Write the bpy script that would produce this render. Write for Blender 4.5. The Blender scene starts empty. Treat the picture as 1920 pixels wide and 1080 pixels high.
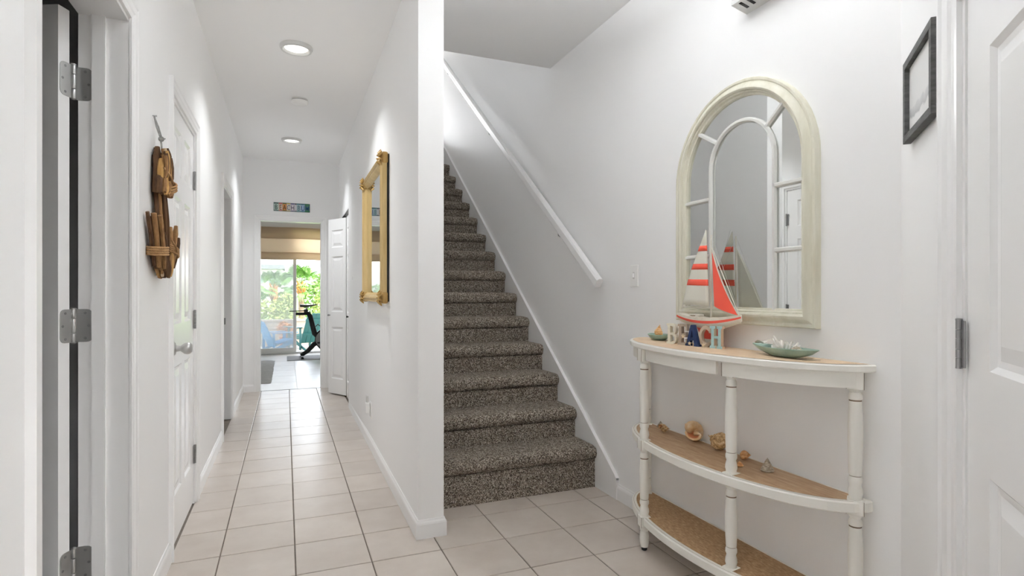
import bpy, bmesh, math, random
from mathutils import Vector, Matrix
random.seed(7)
R = math.radians
C = bpy.context.scene.collection
SC = bpy.context.scene

# ------------------------------------------------------------------ camera
cam_d = bpy.data.cameras.new('camera'); cam = bpy.data.objects.new('camera', cam_d); C.objects.link(cam)
cam.location = (0, 0, 1.155); cam.rotation_euler = (R(90), 0, R(-22.0))
cam_d.sensor_width = 36; cam_d.lens = 1050 / 1920 * 36; cam_d.shift_y = 10 / 1920
cam_d.clip_start = 0.05; cam_d.clip_end = 500
SC.camera = cam
# ------------------------------------------------------------------ world, sun, exposure
SC.view_settings.view_transform = 'Standard'; SC.view_settings.look = 'None'
SC.view_settings.exposure = 0.12; SC.view_settings.gamma = 1.0; SC.view_settings.use_curve_mapping = False
SC.cycles.max_bounces = 20; SC.cycles.diffuse_bounces = 14; SC.cycles.glossy_bounces = 6; SC.cycles.transparent_max_bounces = 12
W = bpy.data.worlds.new('sky'); SC.world = W; W.use_nodes = True
nt = W.node_tree; nt.nodes.clear()
sky = nt.nodes.new('ShaderNodeTexSky'); sky.sky_type = 'NISHITA'; sky.sun_disc = False
sky.sun_elevation = R(48); sky.sun_rotation = R(150); sky.air_density = 1.0; sky.dust_density = 3.0; sky.ozone_density = 0.6
bg = nt.nodes.new('ShaderNodeBackground'); bg.inputs[1].default_value = 2.0
wo = nt.nodes.new('ShaderNodeOutputWorld'); hs_ = nt.nodes.new('ShaderNodeHueSaturation'); hs_.inputs['Saturation'].default_value = .35
nt.links.new(sky.outputs[0], hs_.inputs['Color']); nt.links.new(hs_.outputs[0], bg.inputs[0]); nt.links.new(bg.outputs[0], wo.inputs[0])
def light(name, kind, loc, power, rot=(0, 0, 0), size=0.2, size_y=None, col=(1, 1, 1), spread=None):
    d = bpy.data.lights.new(name, kind); o = bpy.data.objects.new(name, d); C.objects.link(o)
    o.location = loc; o.rotation_euler = rot; d.energy = power; d.color = col
    if kind == 'AREA':
        d.shape = 'RECTANGLE' if size_y else 'DISK'; d.size = size
        if size_y: d.size_y = size_y
        if spread: d.spread = spread
    if kind == 'POINT': d.shadow_soft_size = size
    return o
sun = light('sun', 'SUN', (0, 20, 30), 2.6, (R(40), 0, R(25)), col=(1, .95, .86)); sun.data.angle = R(0.6)
LAMP = dict(hall_a=6.8, hall_b=7.2, entry=38, upstairs=115)
COOL = (.95, .975, 1)
def portal(loc, rot, sx, sy):
    o = light('daylight_portal', 'AREA', loc, 1, rot, sx, sy); o.data.cycles.is_portal = True; return o

# ------------------------------------------------------------------ materials
def lin(c):
    def f(v):
        v /= 255.0
        return v / 12.92 if v <= .04045 else ((v + .055) / 1.055) ** 2.4
    return (f(c[0]), f(c[1]), f(c[2]), 1)
class NM:
    def __init__(s, name, col=(200, 200, 200), rough=.5, metal=0, spec=.5):
        s.m = bpy.data.materials.new(name); s.m.use_nodes = True; s.t = s.m.node_tree; s.n = s.t.nodes
        s.b = s.n['Principled BSDF']; s.b.inputs['Base Color'].default_value = lin(col)
        s.b.inputs['Roughness'].default_value = rough; s.b.inputs['Metallic'].default_value = metal
        s.b.inputs['Specular IOR Level'].default_value = spec
    def node(s, k, **kw):
        x = s.n.new(k)
        for a, v in kw.items():
            if a in x.inputs.keys(): x.inputs[a].default_value = v
            else: setattr(x, a, v)
        return x
    def link(s, a, b): s.t.links.new(a, b)
    def coord(s, scale=(1, 1, 1), which='Object'):
        tc = s.node('ShaderNodeTexCoord'); mp = s.node('ShaderNodeMapping'); mp.inputs['Scale'].default_value = scale
        s.link(tc.outputs[which], mp.inputs[0]); return mp.outputs[0]
    def ramp(s, fac, stops):
        r = s.node('ShaderNodeValToRGB'); e = r.color_ramp.elements
        while len(e) < len(stops): e.new(0.5)
        for x, (p, c) in zip(e, stops): x.position = p; x.color = lin(c)
        s.link(fac, r.inputs[0]); return r.outputs[0]
    def noise(s, vec, scale, detail=3, rough=.5):
        n = s.node('ShaderNodeTexNoise'); n.inputs['Scale'].default_value = scale; n.inputs['Detail'].default_value = detail
        n.inputs['Roughness'].default_value = rough; s.link(vec, n.inputs['Vector']); return n.outputs['Fac']
    def bump(s, h, strength=.2, dist=.002):
        b = s.node('ShaderNodeBump'); b.inputs['Strength'].default_value = strength; b.inputs['Distance'].default_value = dist
        s.link(h, b.inputs['Height']); s.link(b.outputs[0], s.b.inputs['Normal']); return s
    def color(s, c): s.link(c, s.b.inputs['Base Color']); return s
def plain(name, col, rough=.5, metal=0, spec=.5, bump=0, bscale=200, bdist=.001, var=None, vscale=8, stretch=(1, 1, 1)):
    k = NM(name, col, rough, metal, spec)
    if bump or var:
        v = k.coord(stretch)
        if var: k.color(k.ramp(k.noise(v, vscale, 5, .6), [(.3, col), (.7, var)]))
        if bump: k.bump(k.noise(v, bscale, 2), bump, bdist)
    return k.m
M = {}
M['wall'] = plain('wall_paint', (247, 247, 247), .55, spec=.3, bump=.06, bscale=160, bdist=.0008)
M['ceiling'] = plain('ceiling_paint', (248, 248, 248), .8, spec=.2, bump=.05, bscale=120)
M['trim'] = plain('trim_gloss_white', (245, 245, 245), .28, spec=.5, bump=.03, bscale=30, bdist=.0006)
M['door'] = plain('door_gloss_white', (243, 243, 243), .25, spec=.5, bump=.05, bscale=60, bdist=.0005, stretch=(6, 6, .4))
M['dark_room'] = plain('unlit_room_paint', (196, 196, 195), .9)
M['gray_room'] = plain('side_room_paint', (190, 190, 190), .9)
M['nickel'] = plain('brushed_nickel', (196, 196, 195), .40, 1, bump=.08, bscale=300, stretch=(1, 1, 8))
M['nickel_dark'] = plain('dull_nickel', (158, 158, 158), .45, .9)
M['black'] = plain('black_plastic', (18, 18, 19), .45)
M['black_matte'] = plain('black_matte', (26, 26, 27), .7)
M['white_plastic'] = plain('white_plastic', (246, 246, 244), .35)
M['grout'] = plain('tile_grout', (128, 117, 106), .9, bump=.3, bscale=400, var=(104, 95, 86), vscale=20)
def tile_mat(name, a, b, rough, spec):
    k = NM(name, a, rough, 0, spec); v = k.coord((1, 1, 1)); oi = k.node('ShaderNodeObjectInfo')
    add = k.node('ShaderNodeVectorMath', operation='ADD'); k.link(v, add.inputs[0])
    sc = k.node('ShaderNodeVectorMath', operation='SCALE'); sc.inputs['Scale'].default_value = 37.0
    cb = k.node('ShaderNodeCombineXYZ'); k.link(oi.outputs['Random'], cb.inputs[0]); k.link(oi.outputs['Random'], cb.inputs[1])
    k.link(cb.outputs[0], sc.inputs[0]); k.link(sc.outputs[0], add.inputs[1])
    f = k.noise(add.outputs[0], 5, 6, .6); col = k.ramp(f, [(.3, a), (.72, b)])
    hsv = k.node('ShaderNodeHueSaturation'); mr = k.node('ShaderNodeMapRange')
    mr.inputs['To Min'].default_value = .955; mr.inputs['To Max'].default_value = 1.035
    k.link(oi.outputs['Random'], mr.inputs['Value']); k.link(mr.outputs[0], hsv.inputs['Value']); k.link(col, hsv.inputs['Color'])
    k.color(hsv.outputs[0]); k.bump(k.noise(add.outputs[0], 14, 3), .12, .002); return k.m
M['tile'] = tile_mat('beige_ceramic_tile', (203, 194, 185), (190, 179, 169), .3, .5)
M['far_tile'] = tile_mat('pale_floor_tile', (214, 208, 200), (202, 195, 187), .32, .5)
def carpet():
    k = NM('speckled_carpet', (110, 104, 94), 1.0, 0, .05); v = k.coord((1, 1, 1))
    vo = k.node('ShaderNodeTexVoronoi'); vo.inputs['Scale'].default_value = 260; k.link(v, vo.inputs['Vector'])
    sp = k.node('ShaderNodeSeparateColor'); k.link(vo.outputs['Color'], sp.inputs[0])
    c1 = k.ramp(sp.outputs[0], [(0, (62, 54, 47)), (.28, (100, 89, 79)), (.52, (148, 136, 122)), (.78, (178, 168, 154)), (1, (226, 218, 206))])
    k.color(c1)
    mx = k.node('ShaderNodeMath', operation='ADD'); k.link(vo.outputs['Distance'], mx.inputs[0]); k.link(k.noise(v, 320, 2), mx.inputs[1])
    k.bump(mx.outputs[0], .9, .006); return k.m
M['carpet'] = carpet()
def wood(name, a, b, c, scale, stretch, rough=.55, bump=.15):
    k = NM(name, a, rough, 0, .3); v = k.coord(stretch)
    k.color(k.ramp(k.noise(v, scale, 6, .65), [(.25, a), (.5, b), (.78, c)])); k.bump(k.noise(v, scale * 2, 3), bump, .001); return k.m
M['shelf_wood'] = wood('shelf_wood_grain', (150, 118, 88), (176, 146, 114), (198, 172, 140), 9, (9, 1.2, 1))
M['top_wood'] = wood('top_wood_grain', (200, 170, 136), (216, 190, 160), (230, 210, 184), 9, (9, 1.2, 1))
M['raffia'] = wood('woven_raffia', (124, 92, 62), (166, 134, 98), (204, 178, 142), 26, (6, 1.6, 1), .8, .5)
def chippy(name, base, chip, thr=.70):
    k = NM(name, base, .5, 0, .35); v = k.coord((1, 1, .5))
    f = k.noise(v, 55, 6, .75)
    k.color(k.ramp(f, [(0, base), (thr, base), (thr + .02, chip), (1, chip)])); k.bump(k.noise(v, 90, 3), .12, .0008); return k.m
M['table_white'] = chippy('distressed_white_paint', (240, 238, 231), (170, 140, 104), .74)
M['paint_wear'] = plain('worn_brown_edge', (128, 108, 86), .7)
M['mirror_frame'] = wood('antiqued_cream_paint', (206, 202, 182), (218, 215, 198), (226, 224, 212), 6, (5, 5, .6), .5, .1)
M['mirror_white'] = plain('mirror_bar_white', (226, 226, 222), .4)
k = NM('mirror_glass', (228, 230, 229), .01, 1.0); M['mirror'] = k.m
M['gold'] = wood('gilded_wood', (188, 160, 106), (206, 178, 122), (222, 198, 148), 5, (3, 3, .5), .38, .08)
M['gold_orn'] = plain('gilded_ornament', (168, 132, 70), .4, .2, bump=.5, bscale=60, bdist=.004, var=(196, 162, 98))
def mat_grainy(name, a, b, scale, stretch, rough=.8):
    return wood(name, a, tuple((x + y) // 2 for x, y in zip(a, b)), b, scale, stretch, rough, .6)
M['drift1'] = mat_grainy('driftwood_tan', (104, 72, 42), (168, 130, 86), 24, (3, 3, .5))
M['drift2'] = mat_grainy('driftwood_brown', (54, 34, 20), (104, 74, 46), 24, (3, 3, .5))
M['drift3'] = mat_grainy('driftwood_honey', (150, 110, 58), (196, 158, 100), 24, (3, 3, .5))
M['drift4'] = mat_grainy('driftwood_pale', (176, 152, 122), (214, 196, 170), 24, (3, 3, .5))
M['rope'] = plain('jute_rope', (184, 146, 100), .9, bump=.8, bscale=220, bdist=.003, var=(150, 112, 72), vscale=60)
M['cord'] = plain('grey_cord', (120, 120, 118), .9, bump=.8, bscale=260, bdist=.003, var=(170, 170, 166), vscale=90)
M['frame_dark'] = wood('charcoal_barnwood', (54, 54, 54), (84, 84, 83), (112, 112, 110), 10, (2, 2, 9), .7, .4)
def art():
    k = NM('faint_grey_print', (222, 222, 220), .4, 0, .3); v = k.coord((1, 1, 1), 'Generated')
    s = k.node('ShaderNodeSeparateXYZ'); k.link(v, s.inputs[0])
    k2 = k.noise(v, 6, 4)
    a = k.node('ShaderNodeMath', operation='MULTIPLY_ADD'); a.inputs[1].default_value = .16; k.link(k2, a.inputs[0]); k.link(s.outputs[2], a.inputs[2])
    k.color(k.ramp(a.outputs[0], [(0, (226, 226, 225)), (.30, (226, 226, 225)), (.33, (176, 177, 178)), (.44, (202, 203, 203)), (.47, (224, 224, 223)), (1, (228, 228, 227))])); return k.m
M['art'] = art()
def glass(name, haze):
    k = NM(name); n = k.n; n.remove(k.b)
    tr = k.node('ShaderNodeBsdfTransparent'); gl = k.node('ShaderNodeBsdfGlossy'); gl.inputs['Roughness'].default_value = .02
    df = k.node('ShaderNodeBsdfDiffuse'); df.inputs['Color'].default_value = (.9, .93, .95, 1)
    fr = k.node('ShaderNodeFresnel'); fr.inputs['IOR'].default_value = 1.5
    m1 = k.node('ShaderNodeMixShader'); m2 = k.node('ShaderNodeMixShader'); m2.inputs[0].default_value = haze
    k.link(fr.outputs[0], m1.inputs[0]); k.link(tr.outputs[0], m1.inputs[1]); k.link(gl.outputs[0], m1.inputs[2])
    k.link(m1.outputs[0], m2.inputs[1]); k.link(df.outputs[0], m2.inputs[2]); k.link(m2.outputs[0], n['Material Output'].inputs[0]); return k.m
M['glass'] = glass('door_glass', .24)  # white diffuse share mixed in, standing for room reflections on the panes
def emit(name, col, s):
    k = NM(name, col, .4); k.b.inputs['Emission Color'].default_value = lin(col); k.b.inputs['Emission Strength'].default_value = s; return k.m
M['lens'] = emit('lit_lens', (255, 253, 248), 1.6)
M['lens_rim'] = plain('lens_ring_satin', (214, 214, 212), .3)

# ------------------------------------------------------------------ object helpers
WL = {}
def obj(name, bm, mat, parent=None, smooth=False, local=False, angle=None):
    """link a bmesh as one object; vertices given in world space unless local"""
    me = bpy.data.meshes.new(name)
    if parent is not None and not local:
        bmesh.ops.translate(bm, verts=bm.verts, vec=-WL[parent.name])
    bmesh.ops.recalc_face_normals(bm, faces=bm.faces)
    bm.to_mesh(me); bm.free()
    for m in (mat if isinstance(mat, (list, tuple)) else [mat]): me.materials.append(m)
    if smooth:
        for p in me.polygons: p.use_smooth = True
        if angle:
            try: me.set_sharp_from_angle(angle=R(angle))
            except Exception: pass
    o = bpy.data.objects.new(name, me); C.objects.link(o)
    if parent is not None: o.parent = parent; WL[o.name] = WL[parent.name].copy()
    else: WL[o.name] = Vector((0, 0, 0))
    return o
def thing(name, label, cat, loc, group=None, rz=0):
    o = bpy.data.objects.new(name, None); C.objects.link(o); o.empty_display_size = .05
    o.location = loc; o.rotation_euler = (0, 0, rz); o['label'] = label; o['category'] = cat
    if group: o['group'] = group
    WL[o.name] = Vector(loc); return o
def tag(o, label, cat=None, group=None, kind=None):
    o['label'] = label
    if cat: o['category'] = cat
    if group: o['group'] = group
    if kind: o['kind'] = kind
    return o
def recenter(o, loc):
    """give a single-mesh thing its own origin"""
    v = Vector(loc); o.data.transform(Matrix.Translation(-v)); o.location = v; WL[o.name] = v.copy(); return o
def struct(name, bm, mat, label=None, smooth=False):
    o = obj(name, bm, mat, None, smooth); o['kind'] = 'structure'
    if label: o['label'] = label
    return o
def box(bm, x0, x1, y0, y1, z0, z1, bev=0, mi=0, mtx=None):
    r = bmesh.ops.create_cube(bm, size=1); vs = r['verts']
    bmesh.ops.scale(bm, vec=(abs(x1 - x0), abs(y1 - y0), abs(z1 - z0)), verts=vs)
    bmesh.ops.translate(bm, vec=((x0 + x1) / 2, (y0 + y1) / 2, (z0 + z1) / 2), verts=vs)
    fs = list({f for v in vs for f in v.link_faces})
    for f in fs: f.material_index = mi
    if bev:
        es = list({e for v in vs for e in v.link_edges})
        rb = bmesh.ops.bevel(bm, geom=es, offset=bev, segments=2, affect='EDGES', profile=.5)
        vs = list({v for f in rb['faces'] for v in f.verts} | {v for v in vs if v.is_valid})
    if mtx is not None: bmesh.ops.transform(bm, matrix=mtx, verts=vs)
    return bm
def B(*a, **k): return box(bmesh.new(), *a, **k)
def quad(bm, pts, mi=0):
    f = bm.faces.new([bm.verts.new(p) for p in pts]); f.material_index = mi; return f
def lathe(bm, prof, n=24, center=(0, 0, 0), mi=None, mtx=None, cap=True):
    """prof: [(r,z)]; mi: per-segment material index"""
    rings = []
    for r, z in prof:
        rings.append([bm.verts.new((r * math.cos(2 * math.pi * i / n), r * math.sin(2 * math.pi * i / n), z)) for i in range(n)])
    for k in range(len(prof) - 1):
        for i in range(n):
            f = bm.faces.new((rings[k][i], rings[k][(i + 1) % n], rings[k + 1][(i + 1) % n], rings[k + 1][i]))
            if mi: f.material_index = mi[k]
    if cap:
        bm.faces.new(rings[0]); bm.faces.new(list(reversed(rings[-1])))
    vs = [v for r_ in rings for v in r_]
    if mtx is not None: bmesh.ops.transform(bm, matrix=mtx, verts=vs)
    bmesh.ops.translate(bm, vec=center, verts=vs); return bm
def tube(bm, pts, rad, n=10, cap=True, closed=False, mi=0, flat=1.0):
    """swept tube along pts; rad a number or list"""
    pts = [Vector(p) for p in pts]; N = len(pts)
    rr = rad if isinstance(rad, (list, tuple)) else [rad] * N
    rings = []; up = None
    for i, p in enumerate(pts):
        if closed: t = pts[(i + 1) % N] - pts[i - 1]
        else: t = pts[min(i + 1, N - 1)] - pts[max(i - 1, 0)]
        t.normalize()
        if up is None:
            up = Vector((0, 0, 1)) if abs(t.z) < .9 else Vector((1, 0, 0))
        a = t.cross(up); a.normalize(); b = a.cross(t); up = b
        rings.append([bm.verts.new(p + a * (rr[i] * math.cos(2 * math.pi * k / n)) + b * (rr[i] * flat * math.sin(2 * math.pi * k / n))) for k in range(n)])
    m = N if closed else N - 1
    for i in range(m):
        A, D = rings[i], rings[(i + 1) % N]
        for k in range(n):
            f = bm.faces.new((A[k], A[(k + 1) % n], D[(k + 1) % n], D[k])); f.material_index = mi
    if cap and not closed:
        bm.faces.new(rings[0]); bm.faces.new(list(reversed(rings[-1])))
    return bm
def prism(bm, pts2, z0, z1, mtx=None, mi=0):
    """extrude a 2D polygon (x,y) from z0 to z1"""
    a = [bm.verts.new((x, y, z0)) for x, y in pts2]; b = [bm.verts.new((x, y, z1)) for x, y in pts2]
    n = len(a); fs = [bm.faces.new(a), bm.faces.new(list(reversed(b)))]
    for i in range(n): fs.append(bm.faces.new((a[i], b[i], b[(i + 1) % n], a[(i + 1) % n])))
    for f in fs: f.material_index = mi
    if mtx is not None: bmesh.ops.transform(bm, matrix=mtx, verts=a + b)
    return bm
class Fr:
    """a wall frame: origin o, u along the wall, n out of the wall into the room"""
    def __init__(s, o, u, n): s.o = Vector((o[0], o[1], 0)); s.u = Vector((u[0], u[1], 0)); s.n = Vector((n[0], n[1], 0))
    def p(s, u, d, z): v = s.o + s.u * u + s.n * d; return Vector((v.x, v.y, z))
    def mtx(s, u, d, z):
        m = Matrix.Identity(4); m.col[0][:3] = s.u; m.col[1][:3] = s.n; m.col[2][:3] = (0, 0, 1); m.col[3][:3] = s.p(u, d, z); return m
def fbox(bm, fr, u0, u1, d0, d1, z0, z1, bev=0, mi=0):
    return box(bm, u0, u1, d0, d1, z0, z1, bev, mi, fr.mtx(0, 0, 0))
def wall_mesh(fr, thick, u0, u1, z0, z1, holes):
    us = sorted({u0, u1} | {h[0] for h in holes} | {h[1] for h in holes}); zs = sorted({z0, z1} | {h[2] for h in holes} | {h[3] for h in holes})
    us = [u for u in us if u0 <= u <= u1]; zs = [z for z in zs if z0 <= z <= z1]
    bm = bmesh.new(); V = {}
    def v(i, j, d):
        if (i, j, d) not in V: V[(i, j, d)] = bm.verts.new(fr.p(us[i], -thick * d, zs[j]))
        return V[(i, j, d)]
    def full(i, j):
        if i < 0 or j < 0 or i >= len(us) - 1 or j >= len(zs) - 1: return False
        cu, cz = (us[i] + us[i + 1]) / 2, (zs[j] + zs[j + 1]) / 2
        return not any(h[0] < cu < h[1] and h[2] < cz < h[3] for h in holes)
    for i in range(len(us) - 1):
        for j in range(len(zs) - 1):
            if not full(i, j): continue
            for d in (0, 1): bm.faces.new((v(i, j, d), v(i + 1, j, d), v(i + 1, j + 1, d), v(i, j + 1, d)))
            for (di, dj, a, b) in ((-1, 0, (i, j), (i, j + 1)), (1, 0, (i + 1, j), (i + 1, j + 1)), (0, -1, (i, j), (i + 1, j)), (0, 1, (i, j + 1), (i + 1, j + 1))):
                if not full(i + di, j + dj): bm.faces.new((v(*a, 0), v(*b, 0), v(*b, 1), v(*a, 1)))
    return bm
CASING = [(0, 0), (0, .009), (.006, .011), (.016, .012), (.022, .015), (.040, .016), (.048, .019), (.057, .019), (.057, 0)]
def casing(fr, u0, u1, zt, prof=CASING, z0=0):
    bm = bmesh.new(); rows = []
    for w, d in prof:
        rows.append([bm.verts.new(fr.p(*q)) for q in ((u0 - w, d, z0), (u0 - w, d, zt + w), (u1 + w, d, zt + w), (u1 + w, d, z0))])
    for a, b in zip(rows, rows[1:]):
        for i in range(3): bm.faces.new((a[i], a[i + 1], b[i + 1], b[i]))
    return bm
BASE = [(0, 0), (.012, 0), (.012, .066), (.010, .074), (.006, .080), (.004, .088), (0, .088)]
def baseboard(fr, u0, u1, bm=None, e0=0, e1=0):
    """e0/e1: mitre extension at the ends"""
    bm = bm or bmesh.new()
    a = [bm.verts.new(fr.p(u0 - e0 * d, d, z)) for d, z in BASE]; b = [bm.verts.new(fr.p(u1 + e1 * d, d, z)) for d, z in BASE]
    for i in range(len(BASE) - 1): bm.faces.new((a[i], a[i + 1], b[i + 1], b[i]))
    bm.faces.new(a); bm.faces.new(list(reversed(b))); return bm
def panelled(fr, u0, w, z0, z1, d_front, thick, cols, rows, parent, mat, back=True):
    """moulded door leaf: slab with openings plus one part per raised panel"""
    holes = [(u0 + a, u0 + b, z0 + c, z0 + e) for a, b in cols for c, e in rows]
    f2 = Fr((0, 0), fr.u[:2], fr.n[:2]); f2.o = fr.o + fr.n * d_front
    obj('slab', wall_mesh(f2, thick, u0, u0 + w, z0, z1, holes), mat, parent)
    for (a, b, c, e) in holes:
        bm = bmesh.new(); rings = []
        wd = b - a; k = 1.0 if wd > .15 else .6
        for ins, d in ((0, 0), (.010 * k, -.009), (.022 * k, -.010), (.050 * k, -.002), ):
            rings.append([bm.verts.new(f2.p(*q)) for q in ((a + ins, d, c + ins), (b - ins, d, c + ins), (b - ins, d, e - ins), (a + ins, d, e - ins))])
        for r0, r1 in zip(rings, rings[1:]):
            for i in range(4): bm.faces.new((r0[i], r0[(i + 1) % 4], r1[(i + 1) % 4], r1[i]))
        bm.faces.new(rings[-1])
        bb = [bm.verts.new(f2.p(*q)) for q in ((a, -thick + .004, c), (b, -thick + .004, c), (b, -thick + .004, e), (a, -thick + .004, e))]
        bm.faces.new(bb)
        for i in range(4): bm.faces.new((rings[0][i], rings[0][(i + 1) % 4], bb[(i + 1) % 4], bb[i]))
        obj('panel', bm, mat, parent)

# ------------------------------------------------------------------ dimensions
XL, XR, CZ, YF = -.465, 1.73, 2.74, 7.22          # left wall, right wall, ceiling height, end wall
HX0, HX1, HY = .578, .701, 2.607                   # hall partition faces and its near end
FL = Fr((XL, 0), (0, 1), (1, 0))                   # left wall, u = y
FR = Fr((XR, 0), (0, 1), (-1, 0))                  # right wall
FY = Fr((0, YF), (1, 0), (0, -1))                  # end wall, u = x
DA = R(46.8); CX, CY_ = XR, 1.133
FD = Fr((CX, CY_), (-math.sin(DA), -math.cos(DA)), (-math.cos(DA), math.sin(DA)))   # angled front-door wall, u = distance from the corner
HS = math.atan2(.612 - HX0, YF - HY)
FH = Fr((HX0, HY), (math.sin(HS), math.cos(HS)), (-math.cos(HS), math.sin(HS)))     # hall face of the partition, u from its near end
DLEN = (XR - XL) / math.sin(DA)

# ------------------------------------------------------------------ room shell
D1 = (1.404, 2.115); D2 = (2.83, 3.525); D3 = (4.93, 5.75); DT = 2.035
struct('wall_left', wall_mesh(FL, .13, CY_ - DLEN * math.cos(DA) - .15, YF, 0, CZ, [(D1[0] - .017, D1[1] + .017, 0, DT + .005), (D2[0], D2[1], 0, DT), (D3[0], D3[1], 0, DT)]), M['wall'], 'long white wall of the hall with three door openings')
struct('wall_right', wall_mesh(FR, .12, CY_ - .05, 12.2, 0, 5.3, [(YF + .12, 12.2, 0, CZ)]), M['wall'], 'tall white wall behind the console table and stairs')
FDO = (.60, 1.515)
struct('wall_front', wall_mesh(FD, .13, 0, DLEN + .1, 0, CZ, [(FDO[0], FDO[1], 0, 2.05), (2.1, 2.38, .35, 2.15)]), M['wall'], 'white angled wall with the front door')
DF = (-.29, .41)
struct('wall_end', wall_mesh(FY, .12, XL - .13, .75, 0, CZ, [(DF[0], DF[1], 0, 2.03)]), M['wall'], 'white end wall of the hall with a doorway')
# partition between hall and stairs, with the closet opening
BF0, BF1 = 3.27, 4.43                               # closet opening along the partition
bm = wall_mesh(FH, .012, 0, YF - HY, 0, CZ, [(BF0, BF1, 0, 2.03)])
pb = bmesh.new()
box(pb, HX0 + .012, HX1, HY, HY + BF0, 0, 5.2); box(pb, .625, HX1, HY + BF1, YF, 0, 5.2); box(pb, .625, HX1, YF, 12.1, CZ, 5.2); box(pb, HX0 + .03, HX1, HY + BF0, HY + BF1, 2.03, 5.2)
tmp = bpy.data.meshes.new('tmp'); pb.to_mesh(tmp); pb.free(); bm.from_mesh(tmp)
struct('wall_partition', bm, M['wall'], 'white partition wall between the hall and the staircase')
# ceilings
bm = bmesh.new(); box(bm, XL - .13, XR, -1.3, 3.56, CZ, CZ + .28); box(bm, XL - .13, HX1 - .02, 3.56, YF, CZ, CZ + .28)
struct('ceiling', bm, M['ceiling'], 'white ceiling over the entry and hall')
struct('ceiling_upstairs', B(.55, XR, 3.4, 12.2, 5.2, 5.3), M['ceiling'], 'white ceiling above the stairwell')
struct('wall_landing', B(.55, XR + .1, 12.08, 12.2, 2.7, 5.3), M['wall'], 'white wall at the top landing')
struct('wall_bulkhead', B(HX1, XR, 3.44, 3.56, CZ + .28, 5.2), M['wall'], 'white upper wall over the entry ceiling edge')
# floor: grout bed + single tiles
def clip(poly, keep):
    out = []
    for i in range(len(poly)):
        a, b = poly[i], poly[(i + 1) % len(poly)]; ka, kb = keep(a), keep(b)
        if ka >= 0: out.append(a)
        if (ka >= 0) != (kb >= 0):
            t = ka / (ka - kb); out.append((a[0] + (b[0] - a[0]) * t, a[1] + (b[1] - a[1]) * t))
    return out
bm = bmesh.new(); box(bm, XL - .14, XR + .1, -1.2, YF + .02, -.06, -.004)
floor = struct('floor', bm, M['grout'], 'beige ceramic tile floor of the entry and hall')
PX, PY, TX, TY = -.268, 2.460, .3066, .3010
def tile(parent, x0, x1, y0, y1, mat, lim, gap=.0028, clips=(), zt=0.0):
    g = gap; poly = [(x0 + g, y0 + g), (x1 - g, y0 + g), (x1 - g, y1 - g), (x0 + g, y1 - g)]
    ks = [lambda p: p[0] - lim[0], lambda p: lim[1] - p[0], lambda p: p[1] - lim[2], lambda p: lim[3] - p[1]] + list(clips)
    for kf in ks:
        poly = clip(poly, kf)
        if len(poly) < 3: return None
    ar = abs(sum(poly[i][0] * poly[(i + 1) % len(poly)][1] - poly[(i + 1) % len(poly)][0] * poly[i][1] for i in range(len(poly)))) / 2
    if ar < .0008: return None
    cx = sum(p[0] for p in poly) / len(poly); cy = sum(p[1] for p in poly) / len(poly); bm = bmesh.new()
    ins = [(p[0] + (.0022 if p[0] < cx else -.0022), p[1] + (.0022 if p[1] < cy else -.0022)) for p in poly]
    lo = [bm.verts.new((p[0], p[1], zt - .006)) for p in poly]; mi_ = [bm.verts.new((p[0], p[1], zt - .0014)) for p in poly]; hi = [bm.verts.new((p[0], p[1], zt)) for p in ins]
    n = len(poly); bm.faces.new(hi)
    for i in range(n):
        j = (i + 1) % n; bm.faces.new((lo[i], lo[j], mi_[j], mi_[i])); bm.faces.new((mi_[i], mi_[j], hi[j], hi[i]))
    return obj('tile', bm, mat, parent)
dgc = lambda p: (Vector((p[0] - CX, p[1] - CY_)).dot(Vector((FD.n.x, FD.n.y))))
for i in range(-1, 7):
    for j in range(-8, 16):
        x0, y0 = PX + i * TX, PY + j * TY
        if y0 + TY < .3: continue
        cx = x0 + TX / 2; cy = y0 + TY / 2
        if cx > HX1 and cy > 2.62 + TY: continue
        if i >= 3 and y0 > HY: # cut round the partition
            tile(floor, x0, x0 + TX, y0, y0 + TY, M['tile'], (HX1 - .005, XR, -1, 2.95))
            continue
        lim = (XL, XR, -1.2, 2.95) if i >= 3 else (XL, HX0 + .035 if y0 > HY else XR, -1.2, YF + .012)
        tile(floor, x0, x0 + TX, y0, y0 + TY, M['tile'], lim, clips=[dgc])
# baseboards
bm = bmesh.new(); baseboard(FL, -.8, D1[0] - .057, bm); baseboard(FL, D1[1] + .057, D2[0] - .057, bm); baseboard(FL, D2[1] + .057, D3[0] - .057, bm); baseboard(FL, D3[1] + .057, YF, bm)
struct('baseboard_left', bm, M['trim'], 'white baseboard along the long hall wall')
bm = bmesh.new(); baseboard(FH, 0, BF0 - .03, bm, 1, 0); baseboard(Fr((HX0, HY), (1, 0), (0, -1)), 0, HX1 - HX0, bm, 1, 1); baseboard(Fr((HX1, HY), (0, 1), (1, 0)), 0, .29, bm, 1, 0)
struct('baseboard_partition', bm, M['trim'], 'white baseboard wrapping the end of the partition wall')
bm = bmesh.new(); baseboard(FR, CY_, 2.684, bm); struct('baseboard_right', bm, M['trim'], 'white baseboard behind the console table')
bm = bmesh.new(); baseboard(FD, 0, FDO[0] - .09, bm); struct('baseboard_front', bm, M['trim'], 'white baseboard of the angled front wall')
bm = bmesh.new(); baseboard(FY, XL, DF[0] - .057, bm); baseboard(FY, DF[1] + .057, .61, bm); struct('baseboard_end', bm, M['trim'], 'white baseboard beside the far doorway')
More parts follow.
